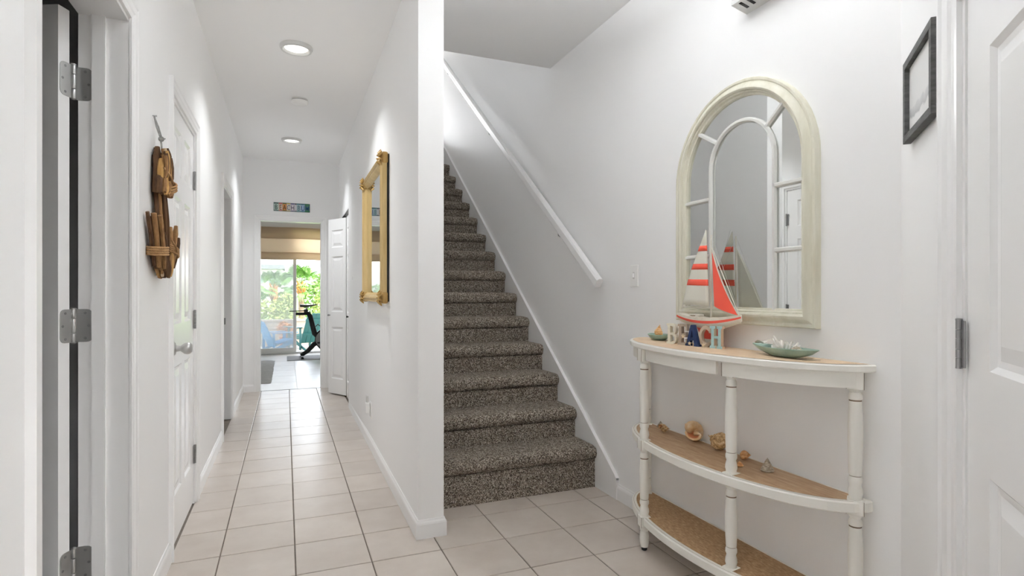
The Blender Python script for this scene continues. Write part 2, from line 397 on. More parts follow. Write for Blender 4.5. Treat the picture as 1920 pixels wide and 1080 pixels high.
# stair skirt board against the right wall
def zs_(y): return .11 + .735 * (y - 2.66)
bm = bmesh.new(); M_ = Matrix(((0, 0, -1, XR), (1, 0, 0, 0), (0, 1, 0, 0), (0, 0, 0, 1)))
prism(bm, [(2.684, 0), (2.684, .118), (2.70, .135), (6.7, .135 + .745 * 4.0), (6.7, 2.7), (2.95, 0)], 0, .016, M_)
prism(bm, [(2.684, .110), (2.684, .122), (2.70, .139), (6.7, .139 + .745 * 4.0), (6.7, .127 + .745 * 4.0), (2.70, .127)], 0, .020, M_)
struct('trim_1', bm, M['trim'], 'white skirt board rising along the stairs')

# ------------------------------------------------------------------ staircase
st = thing('staircase', 'straight staircase with speckled brown carpet beside the white partition', 'staircase', (1.21, 2.9, 0))
SX0, SX1 = HX1 + .002, XR - .017
for k_ in range(16):
    yk, zk = 2.893 + .2478 * k_, .25 + .182 * k_
    zb = 0.0 if k_ == 0 else .25 + .182 * (k_ - 1) - .03
    yb = yk + .2478 + .045
    rr = .034; prof = [(yk + .024, zb), (yk + .024, zk - .084)]
    for a in range(0, 9):
        t = math.pi * 1.5 - math.pi * a / 8 * 1.0
        prof.append((yk + rr + rr * math.cos(t) * 1.0, zk - .042 + .040 * math.sin(t) * (1 if a > 0 else 1.02)))
    prof += [(yk + .05, zk + .001), (yb, zk), (yb, zb)]
    bm = bmesh.new(); nx = 24; cols = []
    for a in range(nx + 1):
        x = SX0 + (SX1 - SX0) * a / nx
        dx = min(x - SX0, SX1 - x); soft = -.008 * max(0, 1 - dx / .02)
        cols.append([bm.verts.new((x, y + (random.uniform(-.0016, .0016) if 1 < i_ < 11 else 0), z + (soft if i_ > 4 and z > zk - .03 else 0) + (random.uniform(-.0015, .0015) if 2 < i_ < 12 else 0))) for i_, (y, z) in enumerate(prof)])
    n = len(prof)
    for a in range(nx):
        for i_ in range(n): bm.faces.new((cols[a][i_], cols[a + 1][i_], cols[a + 1][(i_ + 1) % n], cols[a][(i_ + 1) % n]))
    bm.faces.new(cols[0]); bm.faces.new(list(reversed(cols[-1])))
    obj('step', bm, M['carpet'], st, True, angle=50)
struct('floor_landing', B(HX1, XR, 6.87, 12.1, 2.76, 2.98), M['carpet'], 'carpeted landing floor at the top of the stairs')
# handrail
hr = thing('handrail', 'white wall-mounted handrail sloping up beside the carpeted stairs', 'handrail', (1.68, 2.84, 1.2))
hx = 1.672; hp0, hp1 = Vector((hx, 2.80, 1.212)), Vector((hx, 6.40, 3.93))
hd = (hp1 - hp0).normalized(); hn = Vector((0, -hd.z, hd.y))
def rail(bm, a, b):
    pr = [(-.019, -.028), (.019, -.028), (.021, -.02), (.021, .018), (.012, .03), (-.012, .03), (-.021, .018), (-.021, -.02)]
    A = [bm.verts.new(a + Vector((u, 0, 0)) + hn * v) for u, v in pr]; D = [bm.verts.new(b + Vector((u, 0, 0)) + hn * v) for u, v in pr]
    for i in range(8): bm.faces.new((A[i], A[(i + 1) % 8], D[(i + 1) % 8], D[i]))
    bm.faces.new(A); bm.faces.new(list(reversed(D)))
L_ = (hp1 - hp0).length
bm = bmesh.new(); rail(bm, hp0, hp0 + hd * (L_ * .735)); rail(bm, hp0 + hd * (L_ * .735 + .002), hp1); obj('rail', bm, M['trim'], hr)
for f_ in (.14, .52, .9):
    p = hp0 + hd * (L_ * f_) - hn * .03; bm = bmesh.new()
    tube(bm, [(p.x, p.y, p.z), (p.x + .004, p.y, p.z - .03), (p.x + .03, p.y, p.z - .045), (XR, p.y, p.z - .045)], .006, 8)
    lathe(bm, [(.02, 0), (.02, .005)], 12, (XR - .005, p.y, p.z - .045), mtx=Matrix.Rotation(R(90), 4, 'Y')); obj('bracket', bm, M['nickel_dark'], hr)

# ------------------------------------------------------------------ doors
def hinge_closed(parent, fr, u, d, z, mat=None):
    """knuckle barrel with the two visible leaf strips"""
    bm = bmesh.new()
    for k_, (a, b) in enumerate(((0, .018), (.019, .036), (.037, .058), (.059, .076), (.077, .095))):
        lathe(bm, [(.0058, a), (.0058, b)], 12, fr.p(u, d + .004, z))
    lathe(bm, [(.0062, -.003), (.0062, 0)], 12, fr.p(u, d + .004, z)); lathe(bm, [(.0062, .095), (.0062, .099)], 12, fr.p(u, d + .004, z))
    h = obj('hinge', bm, M['nickel_dark'], parent)
    bm = bmesh.new()
    for s_, z0, z1 in ((-1, 0, .018), (1, .019, .036), (-1, .037, .058), (1, .059, .076), (-1, .077, .095)):
        a, b = sorted((0, s_ * .020)); fbox(bm, fr, u + a, u + b, d - .002, d + .0016, z + z0, z + z1)
    fbox(bm, fr, u - .018, u + .018, d - .003, d + .0008, z, z + .095)
    obj('hinge_leaf', bm, M['nickel_dark'], h); return h
ROWS = [(.215, .805), (1.0, 1.595), (1.70, 1.915)]
# door 1: open doorway next to the camera, its door swung into the side room
d1 = obj('door_1', B(XL - .132, XL + .001, D1[1], D1[1] + .0165, 0, DT), M['trim']); d1['kind'] = 'structure'; d1['label'] = 'open white doorway beside the camera with its door swung inward on three hinges'
obj('stop', B(XL - .095, XL - .06, D1[1] - .011, D1[1], 0, DT), M['trim'], d1)
obj('jamb', B(XL - .132, XL + .001, D1[0] - .0165, D1[0], 0, DT), M['trim'], d1)
obj('head_jamb', B(XL - .132, XL, D1[0], D1[1], DT - .012, DT + .004), M['trim'], d1)
obj('casing', casing(FL, D1[0], D1[1], DT), M['trim'], d1)
pin = Vector((-.605, 2.100, 0)); th = R(115)
ddir = (-math.sin(th), -math.cos(th)); dper = (math.cos(th), -math.sin(th))
FO = Fr((pin.x + dper[0] * .05, pin.y + dper[1] * .05), ddir, dper)
leaf = obj('door_leaf', bmesh.new(), M['door'], d1)
panelled(FO, .004, .70, .012, 2.018, 0, .040, [(.115, .325), (.385, .595)], ROWS, d1, M['door'])
bpy.data.objects.remove(leaf)
for hz in (.318, 1.055, 1.805):
    bm = bmesh.new(); z = hz - .051
    for a, b in ((0, .028), (.029, .073), (.074, .102)): lathe(bm, [(.0062, a + .0006), (.0066, a + .002), (.0066, b - .002), (.0062, b - .0006)], 14, (pin.x, pin.y, z))
    lathe(bm, [(.004, -.004), (.0075, -.001), (.0075, .0)], 14, (pin.x, pin.y, z)); lathe(bm, [(.0078, .102), (.0078, .105), (.004, .108)], 14, (pin.x, pin.y, z))
    h = obj('hinge', bm, M['nickel'], d1, True, angle=40)
    def leaf_poly(w):
        p = [(0, 0)]; r_ = .016
        for a in range(5): t = -math.pi / 2 + math.pi / 2 * a / 4; p.append((w - r_ + r_ * math.cos(t), r_ + r_ * math.sin(t)))
        for a in range(5): t = math.pi / 2 * a / 4; p.append((w - r_ + r_ * math.cos(t), .102 - r_ + r_ * math.sin(t)))
        p.append((0, .102)); return p
    # leaf on the jamb (faces the camera) and on the door edge
    mj = Matrix(((1, 0, 0, pin.x), (0, 0, -1, D1[1]), (0, 1, 0, z), (0, 0, 0, 1)))
    o1 = obj('hinge_leaf', prism(bmesh.new(), leaf_poly(.046), 0, .002, mj), M['nickel'], h)
    e = (-dper[0], -dper[1])
    md = Matrix(((dper[0], 0, -ddir[0], pin.x + ddir[0] * .004), (dper[1], 0, -ddir[1], pin.y + ddir[1] * .004), (0, 1, 0, z), (0, 0, 0, 1)))
    o2 = obj('hinge_leaf', prism(bmesh.new(), leaf_poly(.045), 0, .002, md), M['nickel'], h)
    bm = bmesh.new()
    for mt, in ((mj,), (md,)):
        for (a, b) in ((.027, .012), (.036, .051), (.027, .090)):
            lathe(bm, [(.0042, .0021), (.0040, .0028), (.0018, .0030), (.0012, .0022)], 12, mtx=mt @ Matrix.Translation((a, b, 0)))
    obj('screw', bm, M['nickel_dark'], h)['kind'] = 'stuff'
# dim side rooms behind the left-hand doors
def room_box(name, x0, x1, y0, y1, z1, mat, label):
    bm = bmesh.new(); t = .05
    box(bm, x0, x1, y0, y1, -.06, -.004); box(bm, x0, x1, y0, y1, z1, z1 + t); box(bm, x0 - t, x0, y0, y1, -.06, z1); box(bm, x0, x1, y0 - t, y0, -.06, z1); box(bm, x0, x1, y1, y1 + t, -.06, z1)
    return struct(name, bm, mat, label)
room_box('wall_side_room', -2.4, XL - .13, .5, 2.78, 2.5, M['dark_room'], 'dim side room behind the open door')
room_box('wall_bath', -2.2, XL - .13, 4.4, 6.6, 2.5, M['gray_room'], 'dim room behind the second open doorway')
# door 2: closed panel door
d2 = obj('door_2', casing(FL, D2[0], D2[1], DT), M['trim']); d2['kind'] = 'structure'; d2['label'] = 'closed white panel door in the hall wall next to the driftwood anchor'
obj('jamb', wall_mesh(FL, .115, D2[0] - .001, D2[1] + .001, 0, DT + .001, [(D2[0] + .016, D2[1] - .016, -.1, DT - .016)]), M['trim'], d2)
panelled(FL, D2[0] + .019, .657, .012, DT - .019, -.006, .034, [(.10, .285), (.372, .557)], ROWS, d2, M['door'])
for hz in (.225, .965, 1.725): hinge_closed(d2, FL, D2[1] - .0165, -.002, hz)
kb = bmesh.new(); my = Matrix.Rotation(R(90), 4, 'Y')
lathe(kb, [(.0, 0), (.031, 0), (.032, .004), (.026, .010), (.014, .013), (.012, .030), (.017, .036), (.025, .046), (.0275, .056), (.026, .066), (.020, .073), (.010, .076), (.0, .0765)], 24, FL.p(2.915, -.006, .905), mtx=my, cap=False)
obj('knob', kb, M['nickel'], d2, True, angle=50)
# door 3: open doorway further down
d3 = obj('door_3', casing(FL, D3[0], D3[1], DT), M['trim']); d3['kind'] = 'structure'; d3['label'] = 'open white doorway near the far end of the hall wall'
obj('jamb', wall_mesh(FL, .132, D3[0] - .001, D3[1] + .001, 0, DT + .001, [(D3[0] + .016, D3[1] - .016, -.1, DT - .016)]), M['trim'], d3)
obj('strike_plate', B(XL - .075, XL - .045, D3[1] - .0185, D3[1] - .016, .87, .93), M['nickel_dark'], d3)
# far doorway
d4 = obj('door_4', casing(FY, DF[0], DF[1], 2.03), M['trim']); d4['kind'] = 'structure'; d4['label'] = 'cased doorway at the end of the hall opening to the bright room'
obj('jamb', wall_mesh(FY, .122, DF[0] - .001, DF[1] + .001, 0, 2.031, [(DF[0] + .014, DF[1] - .014, -.1, 2.016)]), M['trim'], d4)
bm = B(DF[0] + .014, DF[1] - .014, YF + .012, YF + .022, -.004, .003); obj('threshold', bm, M['nickel_dark'], d4)
# front door on the angled wall
d5 = obj('door_5', casing(FD, FDO[0], FDO[1], 2.05, [(0, 0), (0, .010), (.008, .012), (.024, .013), (.034, .018), (.070, .019), (.080, .024), (.090, .024), (.090, 0)]), M['trim']); d5['kind'] = 'structure'; d5['label'] = 'white six-panel front door at the edge of the view'
obj('jamb', wall_mesh(FD, .132, FDO[0] - .001, FDO[1] + .001, 0, 2.051, [(FDO[0] + .016, FDO[1] - .016, -.1, 2.035)]), M['trim'], d5)
panelled(FD, FDO[0] + .019, .877, .012, 2.03, -.004, .04, [(.125, .395), (.482, .752)], ROWS, d5, M['door'])
for hz in (.245, 1.004, 1.765): hinge_closed(d5, FD, FDO[0] + .010, .004, hz)
# added window beside the front door, unseen behind the camera, for daylight fill
w2 = struct('added_window', casing(FD, 2.1, 2.38, 2.15, z0=.35), M['trim'], 'added unseen white window beside the front door giving daylight fill')
bm = bmesh.new()
for a, b, c, e in ((2.1, 2.13, .35, 2.15), (2.35, 2.38, .35, 2.15), (2.13, 2.35, .35, .39), (2.13, 2.35, 2.11, 2.15), (2.13, 2.35, 1.24, 1.27)): fbox(bm, FD, a, b, -.09, -.04, c, e)
obj('sash', bm, M['trim'], w2)
bm = bmesh.new(); fbox(bm, FD, 2.125, 2.355, -.067, -.063, .385, 2.115); obj('pane', bm, glass('added_window_glass', 0), w2)
pc = FD.p(2.25, -.16, 1.25); portal(pc, (R(90), 0, math.atan2(-FD.n.x, FD.n.y) + math.pi), .28, 1.8)
# bifold closet doors
bf = obj('door_6', B(.64, .66, HY + BF0, HY + BF1, 2.005, 2.03), M['black_matte']); bf['kind'] = 'structure'; bf['label'] = 'white bifold closet doors in the partition, far pair folded open'
def bileaf(p0, p1):
    p0, p1 = Vector(p0), Vector(p1); u = (p1 - p0).normalized(); n_ = Vector((-u.y, u.x))
    if n_.x > 0 and abs(n_.x) > abs(n_.y): n_ = -n_
    if n_.y > 0 and abs(n_.y) >= abs(n_.x): n_ = -n_
    f = Fr(p0, u, n_); w = (p1 - p0).length
    panelled(f, 0, w, .015, 2.0, 0, .03, [(.06, w - .06)], [(.17, .76), (.93, 1.56), (1.66, 1.86)], bf, M['door']); return f
yb0 = HY + BF0
f = bileaf((.622, yb0 + .012), (.624, yb0 + .29)); f2 = bileaf((.624, yb0 + .293), (.625, yb0 + .575))
f3 = bileaf((.455, 6.775), (.622, yb0 + .60)); f4 = bileaf((.463, 6.80), (.625, 7.02))
for ff, u in ((f2, .02), (f3, .03)):
    kb = bmesh.new(); lathe(kb, [(.0, 0), (.007, 0), (.006, .012), (.012, .018), (.010, .026), (0, .028)], 14, (0, 0, 0), cap=False)
    bmesh.ops.transform(kb, matrix=ff.mtx(u, 0, .905) @ Matrix.Rotation(R(-90), 4, 'X'), verts=kb.verts); obj('knob', kb, M['black'] if ff is f2 else M['nickel_dark'], bf, True)
bm = bmesh.new(); box(bm, .66, .70, yb0 + .0, yb0 + BF1 - BF0, 0, .01); obj('sill_strip', bm, M['grout'], bf)
struct('trim_2', casing(FH, BF0, BF1, 2.03, [(0, 0), (0, .005), (.02, .006), (.03, 0)]), M['trim'], 'thin white edge around the closet opening')

# ------------------------------------------------------------------ ceiling fixtures
def downlight(x, y, label, power, grp='round recessed ceiling lights'):
    t = thing('recessed_light', label, 'ceiling light', (x, y, CZ), grp)
    bm = bmesh.new(); lathe(bm, [(.078, .0), (.100, .0), (.100, -.010), (.094, -.022), (.082, -.024), (.076, -.018), (.070, -.004)], 36, (x, y, CZ), cap=False); obj('trim_ring', bm, M['lens_rim'], t, True, angle=50)
    bm = bmesh.new(); lathe(bm, [(.0, -.012), (.03, -.0125), (.05, -.011), (.056, -.015), (.062, -.011), (.070, -.009), (.078, -.004)], 36, (x, y, CZ), cap=False); obj('lens', bm, M['lens'], t, True)
    light('lamp', 'AREA', (x, y, CZ - .030), power, size=.15, col=COOL, spread=R(115))
downlight(.063, 3.86, 'round recessed ceiling light over the near part of the hall', LAMP['hall_a'])
downlight(.058, 6.20, 'round recessed ceiling light before the far doorway', LAMP['hall_b'])
BX, BYY = .85, 1.55  # added bowl uplight above the view, fills the entry by ceiling bounce
t = thing('added_bowl_uplight', 'added unseen white bowl uplight filling the entry by light off the ceiling', 'ceiling light', (BX, BYY, CZ))
bm = bmesh.new(); lathe(bm, [(.0, -.34), (.10, -.335), (.20, -.305), (.255, -.25), (.25, -.245), (.19, -.295), (.09, -.320), (0, -.325)], 40, (BX, BYY, CZ), cap=False); obj('bowl', bm, M['lens_rim'], t, True)
bm = bmesh.new(); lathe(bm, [(.06, 0), (.06, -.02), (.010, -.03), (.010, -.33)], 20, (BX, BYY, CZ), cap=False); obj('stem', bm, M['nickel'], t, True, angle=40)
light('lamp', 'AREA', (BX, BYY, CZ - .26), LAMP['entry'], (R(180), 0, 0), .40, col=COOL)  # added fill lamp shining up out of the bowl
light('landing_lamp', 'AREA', (1.15, 11.7, 4.72), LAMP['upstairs'], (R(80), 0, R(180)), .8, .7, col=COOL)
t = thing('smoke_detector', 'white round smoke detector on the hall ceiling between the two lights', 'smoke detector', (.106, 4.89, CZ))
bm = bmesh.new(); lathe(bm, [(.062, 0), (.062, -.012), (.066, -.014)], 28, (.106, 4.89, CZ), cap=False); obj('base', bm, M['lens_rim'], t, True, angle=40)
bm = bmesh.new(); lathe(bm, [(.066, -.016), (.066, -.030), (.058, -.040), (.040, -.044), (.0, -.045)], 28, (.106, 4.89, CZ), cap=False); obj('cover', bm, M['white_plastic'], t, True, angle=40)
bm = bmesh.new(); lathe(bm, [(.058, -.0125), (.063, -.0125), (.063, -.0165), (.058, -.0165)], 28, (.106, 4.89, CZ), cap=False); obj('vent_gap', bm, M['black_matte'], t)
# wall register high on the right wall
t = thing('wall_vent', 'white slatted vent box high on the wall above the arched mirror', 'vent', (XR, 1.6, 2.29))
mv = Matrix(((-1, 0, 0, XR), (0, 0, 1, 0), (0, 1, 0, 0), (0, 0, 0, 1)))
bm = bmesh.new(); prism(bm, [(0, 2.283), (.082, 2.302), (.082, 2.315), (.02, 2.47), (0, 2.47)], 1.40, 1.745, mv); obj('body', bm, M['lens_rim'], t)
for a in range(9):
    y = 1.43 + a * .034; bm = bmesh.new(); prism(bm, [(.030, 2.2896), (.030, 2.2878), (.072, 2.2978), (.072, 2.2996)], y, y + .012, mv); obj('slot', bm, M['black_matte'], t)

# ------------------------------------------------------------------ wall plates
t = thing('light_switch', 'white toggle light switch on the wall between handrail and arched mirror', 'light switch', (XR, 2.531, 1.249))
bm = bmesh.new(); fbox(bm, FR, 2.496, 2.566, 0, .006, 1.192, 1.306, .002); obj('plate', bm, M['white_plastic'], t)
bm = bmesh.new(); fbox(bm, FR, 2.526, 2.536, .005, .016, 1.24, 1.262, .001); obj('toggle', bm, M['white_plastic'], t)
bm = bmesh.new(); fbox(bm, FR, 2.523, 2.539, .0055, .0066, 1.232, 1.268); obj('toggle_slot', bm, M['lens_rim'], t)
u = 5.50 - HY; t = thing('light_switch', 'small white light switch between the gold mirror and closet doors', 'light switch', FH.p(u, 0, 1.30))
bm = bmesh.new(); fbox(bm, FH, u - .035, u + .035, 0, .006, 1.243, 1.357, .002); obj('plate', bm, M['white_plastic'], t)
bm = bmesh.new(); fbox(bm, FH, u - .006, u + .006, .005, .016, 1.29, 1.31, .001); obj('toggle', bm, M['white_plastic'], t)
u = 4.27 - HY; t = thing('wall_outlet', 'white wall outlet low on the partition wall under the gold mirror', 'outlet', FH.p(u, 0, .29))
bm = bmesh.new(); fbox(bm, FH, u - .036, u + .036, 0, .006, .225, .345, .002); obj('plate', bm, M['white_plastic'], t)
for z in (.255, .315): bm = bmesh.new(); fbox(bm, FH, u - .017, u + .017, .005, .008, z - .017, z + .017, .003); obj('socket', bm, M['lens_rim'], t)
t = thing('air_freshener', 'white plug-in air freshener standing out from the low wall outlet', 'air freshener', FH.p(u, .01, .29))
bm = bmesh.new(); fbox(bm, FH, u - .022, u + .022, .0085, .042, .265, .345, .008); obj('body', bm, M['white_plastic'], t)
bm = bmesh.new(); fbox(bm, FH, u - .016, u + .016, .018, .036, .345, .395, .005); obj('bottle', bm, M['lens_rim'], t)

# ------------------------------------------------------------------ console table
TYC, TA, TB = 1.815, .612, .284
def outline(inset=0, n=40, z=0, ex=2.05):
    a, b = TA - inset, TB - inset; pts = []
    for i in range(n + 1):
        t = math.pi * i / n; c, s = math.cos(t), math.sin(t)
        r = (abs(c) ** ex + abs(s) ** ex) ** (-1 / ex)
        pts.append((XR - .008 - b * s * r, TYC + a * c * r))
    return pts
def slab(bm, inset, z0, z1, bev=.004):
    o = outline(inset); oi = outline(inset + bev)
    n = len(o); L = []
    for pts, z in ((oi, z0), (o, z0 + bev), (o, z1 - bev), (oi, z1)): L.append([bm.verts.new((x, y, z)) for x, y in pts])
    for a, b in zip(L, L[1:]):
        for i in range(n): bm.faces.new((a[i], a[(i + 1) % n], b[(i + 1) % n], b[i]))
    bm.faces.new(L[0]); bm.faces.new(list(reversed(L[-1]))); return bm
def inlay(bm, i0, z):
    p = outline(i0)
    p = [(min(x, XR - .008 - .012), y) for x, y in p]
    bm.faces.new([bm.verts.new((x, y, z)) for x, y in p]); return bm
tb = thing('console_table', 'distressed white half-round console table with two brown shelves against the wall', 'table', (1.6, TYC, 0))
LEGS = [(1.497, 2.115), (1.512, 1.600), (1.686, 1.247), (1.690, 2.362)]
ZT, ZM, ZB = .930, .497, .152
top = obj('tabletop', slab(bmesh.new(), 0, ZT - .024, ZT), M['table_white'], tb)
obj('top_inlay', inlay(bmesh.new(), .016, ZT + .0012), M['top_wood'], top)
for z, nm, wd in ((ZM, 'shelf', M['shelf_wood']), (ZB, 'shelf', M['raffia'])):
    sh = obj('shelf', slab(bmesh.new(), .012, z - .036, z), M['table_white'], tb)
    obj('shelf_inlay', inlay(bmesh.new(), .034, z + .0012), wd, sh)
    bm = bmesh.new(); p = [(x, y) for x, y in outline(.020)][1:-1]; q = [(x, y) for x, y in outline(.0212)][1:-1]
    L = [[bm.verts.new((x, y, z + .0006)) for x, y in r] for r in (p, q)]
    for i in range(len(p) - 1): bm.faces.new((L[0][i], L[0][i + 1], L[1][i + 1], L[1][i]))
    obj('edge_line', bm, M['paint_wear'], sh)
# apron under the top: curved strip between the leg blocks
def strip(bm, i0, i1, z0, z1, yr):
    a = [p for p in outline(i0, 120) if yr[0] <= p[1] <= yr[1] and p[0] < 1.675]; b = [p for p in outline(i1, 120)]
    def near(p): return min(b, key=lambda q: (q[0] - p[0]) ** 2 + (q[1] - p[1]) ** 2)
    a2 = [near(p) for p in a]; rows = []
    for pts, z in ((a, z0), (a, z1), (a2, z1), (a2, z0)): rows.append([bm.verts.new((x, y, z)) for x, y in pts])
    n = len(a)
    for k in range(4):
        for i in range(n - 1): bm.faces.new((rows[k][i], rows[k][i + 1], rows[(k + 1) % 4][i + 1], rows[(k + 1) % 4][i]))
    bm.faces.new([r[0] for r in rows]); bm.faces.new([r[-1] for r in reversed(rows)])
for y0, y1 in ((1.622, 2.094), (1.215, 1.578), (2.136, 2.40)):
    bm = bmesh.new(); strip(bm, .018, .036, .856, ZT - .024, (y0, y1)); obj('apron', bm, M['table_white'], tb)
def leg(x, y, ang):
    prof, mi = [], []
    def add(pts, m=0):
        for p in pts: prof.append(p); mi.append(m)
    def turned(zt, zb_, rs=1.0):
        h = zt - zb_
        p = [(.0185, zt), (.0185, zt - .010), (.0150, zt - .016), (.0200, zt - .026), (.0200, zt - .038), (.0175, zt - .040), (.0182, zt - .044),
             (.0190, zt - .06), (.0215, zt - .35 * h), (.0215, zt - .55 * h), (.0195, zb_ + .09), (.0185, zb_ + .075), (.0172, zb_ + .073), (.0205, zb_ + .066), (.0205, zb_ + .055), (.0165, zb_ + .045), (.0205, zb_ + .030), (.0215, zb_ + .018), (.0190, zb_ + .008), (.0190, zb_)]
        m = [0] * len(p); m[5] = 1; m[11] = 1
        return p, m
    bm = bmesh.new()
    for zt, zb_ in ((.856, ZM + .003), (ZM - .042, ZB + .003)):
        p, m = turned(zt, zb_); lathe(bm, p, 20, (x, y, 0), m)
    lathe(bm, [(.014, .112), (.0195, .104), (.0195, .092), (.0165, .088), (.0185, .080), (.0215, .06), (.0205, .035), (.0165, .016)], 20, (x, y, 0))
    l = obj('leg', bm, [M['table_white'], M['paint_wear']], tb, True, angle=40)
    mt = Matrix.Translation((x, y, 0)) @ Matrix.Rotation(ang, 4, 'Z')
    for z0, z1 in ((.850, ZT - .024), (ZM - .044, ZM + .003), (ZB - .044, ZB + .003)):
        bm = bmesh.new(); box(bm, -.0235, .0235, -.0235, .0235, z0, z1, .0025, 0, mt); obj('block', bm, M['table_white'], l)
        bm = bmesh.new(); box(bm, -.0238, -.0228, -.0246, -.0234, z0 + .001, z1 - .001, 0, 0, mt); obj('worn_edge', bm, M['paint_wear'], l); bm = bmesh.new(); box(bm, -.0238, -.0228, .0234, .0246, z0 + .001, z1 - .001, 0, 0, mt); obj('worn_edge', bm, M['paint_wear'], l)
    bm = bmesh.new(); lathe(bm, [(.011, .016), (.013, .012), (.013, .003), (.010, 0)], 14, (x, y, 0)); obj('foot', bm, M['black'], l)
for (x, y), a in zip(LEGS, (R(-14), R(10), R(35), R(-35))): leg(x, y, a)

# ------------------------------------------------------------------ arched mirror
am = thing('arched_mirror', 'large cream arched window-pane mirror hung above the console table', 'mirror', (XR, 1.783, 1.03))
AY, AZ0, AR = 1.783, 1.030, .377; AZS = 2.022 - AR
def arch_path(r, zb_, n=28):
    p = [(AY + r, zb_)]
    for i in range(n + 1):
        t = math.pi * i / n; p.append((AY + r * math.cos(t), AZS + r * math.sin(t)))
    p.append((AY - r, zb_)); return p
prof = [(0, .0), (0, .020), (.004, .026), (.012, .026), (.016, .022), (.024, .026), (.034, .036), (.042, .038), (.048, .034), (.050, .026), (.056, .026), (.060, .018), (.067, .016), (.069, .0)]
bm = bmesh.new(); rows = []
for ins, d in prof: rows.append([bm.verts.new((XR - d, y, z)) for y, z in arch_path(AR - ins, AZ0 + ins * 1.0)])
for a, b in zip(rows, rows[1:]):
    n = len(a)
    for i in range(n): bm.faces.new((a[i], a[(i + 1) % n], b[(i + 1) % n], b[i]))
obj('frame', bm, M['mirror_frame'], am, True, angle=35)
bm = bmesh.new(); bm.faces.new([bm.verts.new((XR - .006, y, z)) for y, z in arch_path(AR - .06, AZ0 + .06)]); obj('mirror_glass', bm, M['mirror'], am)
IR, IZS, IY = .171, 1.686, 1.767
def flatbar(pts, w=.0095, d=.013):
    bm = bmesh.new(); pr = [(-w, .007), (-w, .012), (-w * .5, .007 + d), (w * .5, .007 + d), (w, .012), (w, .007)]
    N = len(pts); rings = []
    for i, (y, z) in enumerate(pts):
        t = Vector(pts[min(i + 1, N - 1)]) - Vector(pts[max(i - 1, 0)]); t.normalize(); nn = Vector((-t.y, t.x))
        rings.append([bm.verts.new((XR - d_, y + nn.x * o, z + nn.y * o)) for o, d_ in pr])
    for a, b in zip(rings, rings[1:]):
        for i in range(6): bm.faces.new((a[i], a[(i + 1) % 6], b[(i + 1) % 6], b[i]))
    bm.faces.new(rings[0]); bm.faces.new(list(reversed(rings[-1]))); return bm
pts = [(IY + IR, AZ0 + .064)] + [(IY + IR * math.cos(math.pi * i / 24), IZS + IR * math.sin(math.pi * i / 24)) for i in range(25)] + [(IY - IR, AZ0 + .064)]
obj('inner_arch', flatbar(pts), M['mirror_white'], am)
for s_ in (-1, 1):
    for z in (1.318, 1.564): obj('bar', flatbar([(IY + s_ * IR, z), (AY + s_ * (AR - .062), z)]), M['mirror_white'], am)
    t = R(90 - s_ * 50); a_ = (IY + IR * math.cos(t), IZS + IR * math.sin(t)); t2 = R(90 - s_ * 46)
    obj('bar', flatbar([a_, (AY + (AR - .062) * math.cos(t2), AZS + (AR - .062) * math.sin(t2))]), M['mirror_white'], am)

# ------------------------------------------------------------------ sailboat model
sb = thing('sailboat_model', 'toy wooden sailboat with red-striped white sail and a red jib', 'model boat', (1.657, 1.88, ZT))
bxx = 1.657
bm = bmesh.new(); st_ = []; NS = 15
for i in range(NS):
    t = i / (NS - 1); y = 2.065 - t * .365                         # stern to bow
    w = .034 * (math.sin(math.pi * (.16 + .84 * t)) ** .75 if t < .98 else .06); w = max(w, .003)
    sheer = 1.053 + .016 * (2 * t - .95) ** 2; keel = 1.003 + .036 * abs(2 * t - .95) ** 2.2
    ring = []
    for wf, df in ((1, 0), (1.0, .27), (.94, .50), (.70, .80), (0, 1.0), (-.70, .80), (-.94, .50), (-1.0, .27), (-1, 0)):
        ring.append(bm.verts.new((bxx + w * wf, y - .004 * df * (1 if t > .9 else -2 if t < .1 else 0), sheer - (sheer - keel) * df)))
    st_.append(ring)
for a, b in zip(st_, st_[1:]):
    for i in range(8):
        f = bm.faces.new((a[i], a[i + 1], b[i + 1], b[i])); f.material_index = 1 if i in (1, 6) else 0
    f = bm.faces.new((a[8], a[0], b[0], b[8])); f.material_index = 0
bm.faces.new(st_[0]); bm.faces.new(list(reversed(st_[-1])))
M['boat_white'] = plain('boat_white_paint', (228, 224, 212), .45, var=(216, 210, 196), vscale=40)
M['red'] = plain('coral_red_paint', (226, 84, 66), .5); M['sail'] = plain('sailcloth_white', (228, 226, 214), .8, bump=.2, bscale=300)
M['sail_red'] = plain('sailcloth_coral', (228, 88, 68), .8, bump=.2, bscale=300); M['navy'] = plain('navy_paint', (36, 56, 96), .5)
obj('hull', bm, [M['boat_white'], M['red']], sb, True, angle=60)
bm = bmesh.new(); box(bm, bxx - .018, bxx + .018, 1.93, 1.99, 1.048, 1.066, .004); obj('cabin', bm, M['boat_white'], sb)
bm = bmesh.new(); box(bm, bxx - .0195, bxx - .018, 1.945, 1.975, 1.056, 1.0605); obj('cabin_window', bm, M['paint_wear'], sb)
bm = bmesh.new(); tube(bm, [(bxx, 1.868, 1.045), (bxx, 1.868, 1.40)], [.0042, .003], 10); obj('mast', bm, M['boat_white'], sb, True)
bm = bmesh.new(); tube(bm, [(bxx, 1.872, 1.094), (bxx - .006, 2.045, 1.094)], .003, 8); obj('boom', bm, M['boat_white'], sb, True)
bm = bmesh.new()
for a, b in (((bxx, 1.868, 1.40), (bxx, 2.062, 1.060)), ((bxx, 1.868, 1.40), (bxx, 1.703, 1.062)), ((bxx, 1.90, 1.43), (bxx - .006, 2.045, 1.097))): bm = bmesh.new(); tube(bm, [a, b], .0007, 5); obj('rigging', bm, M['lens_rim'], sb)
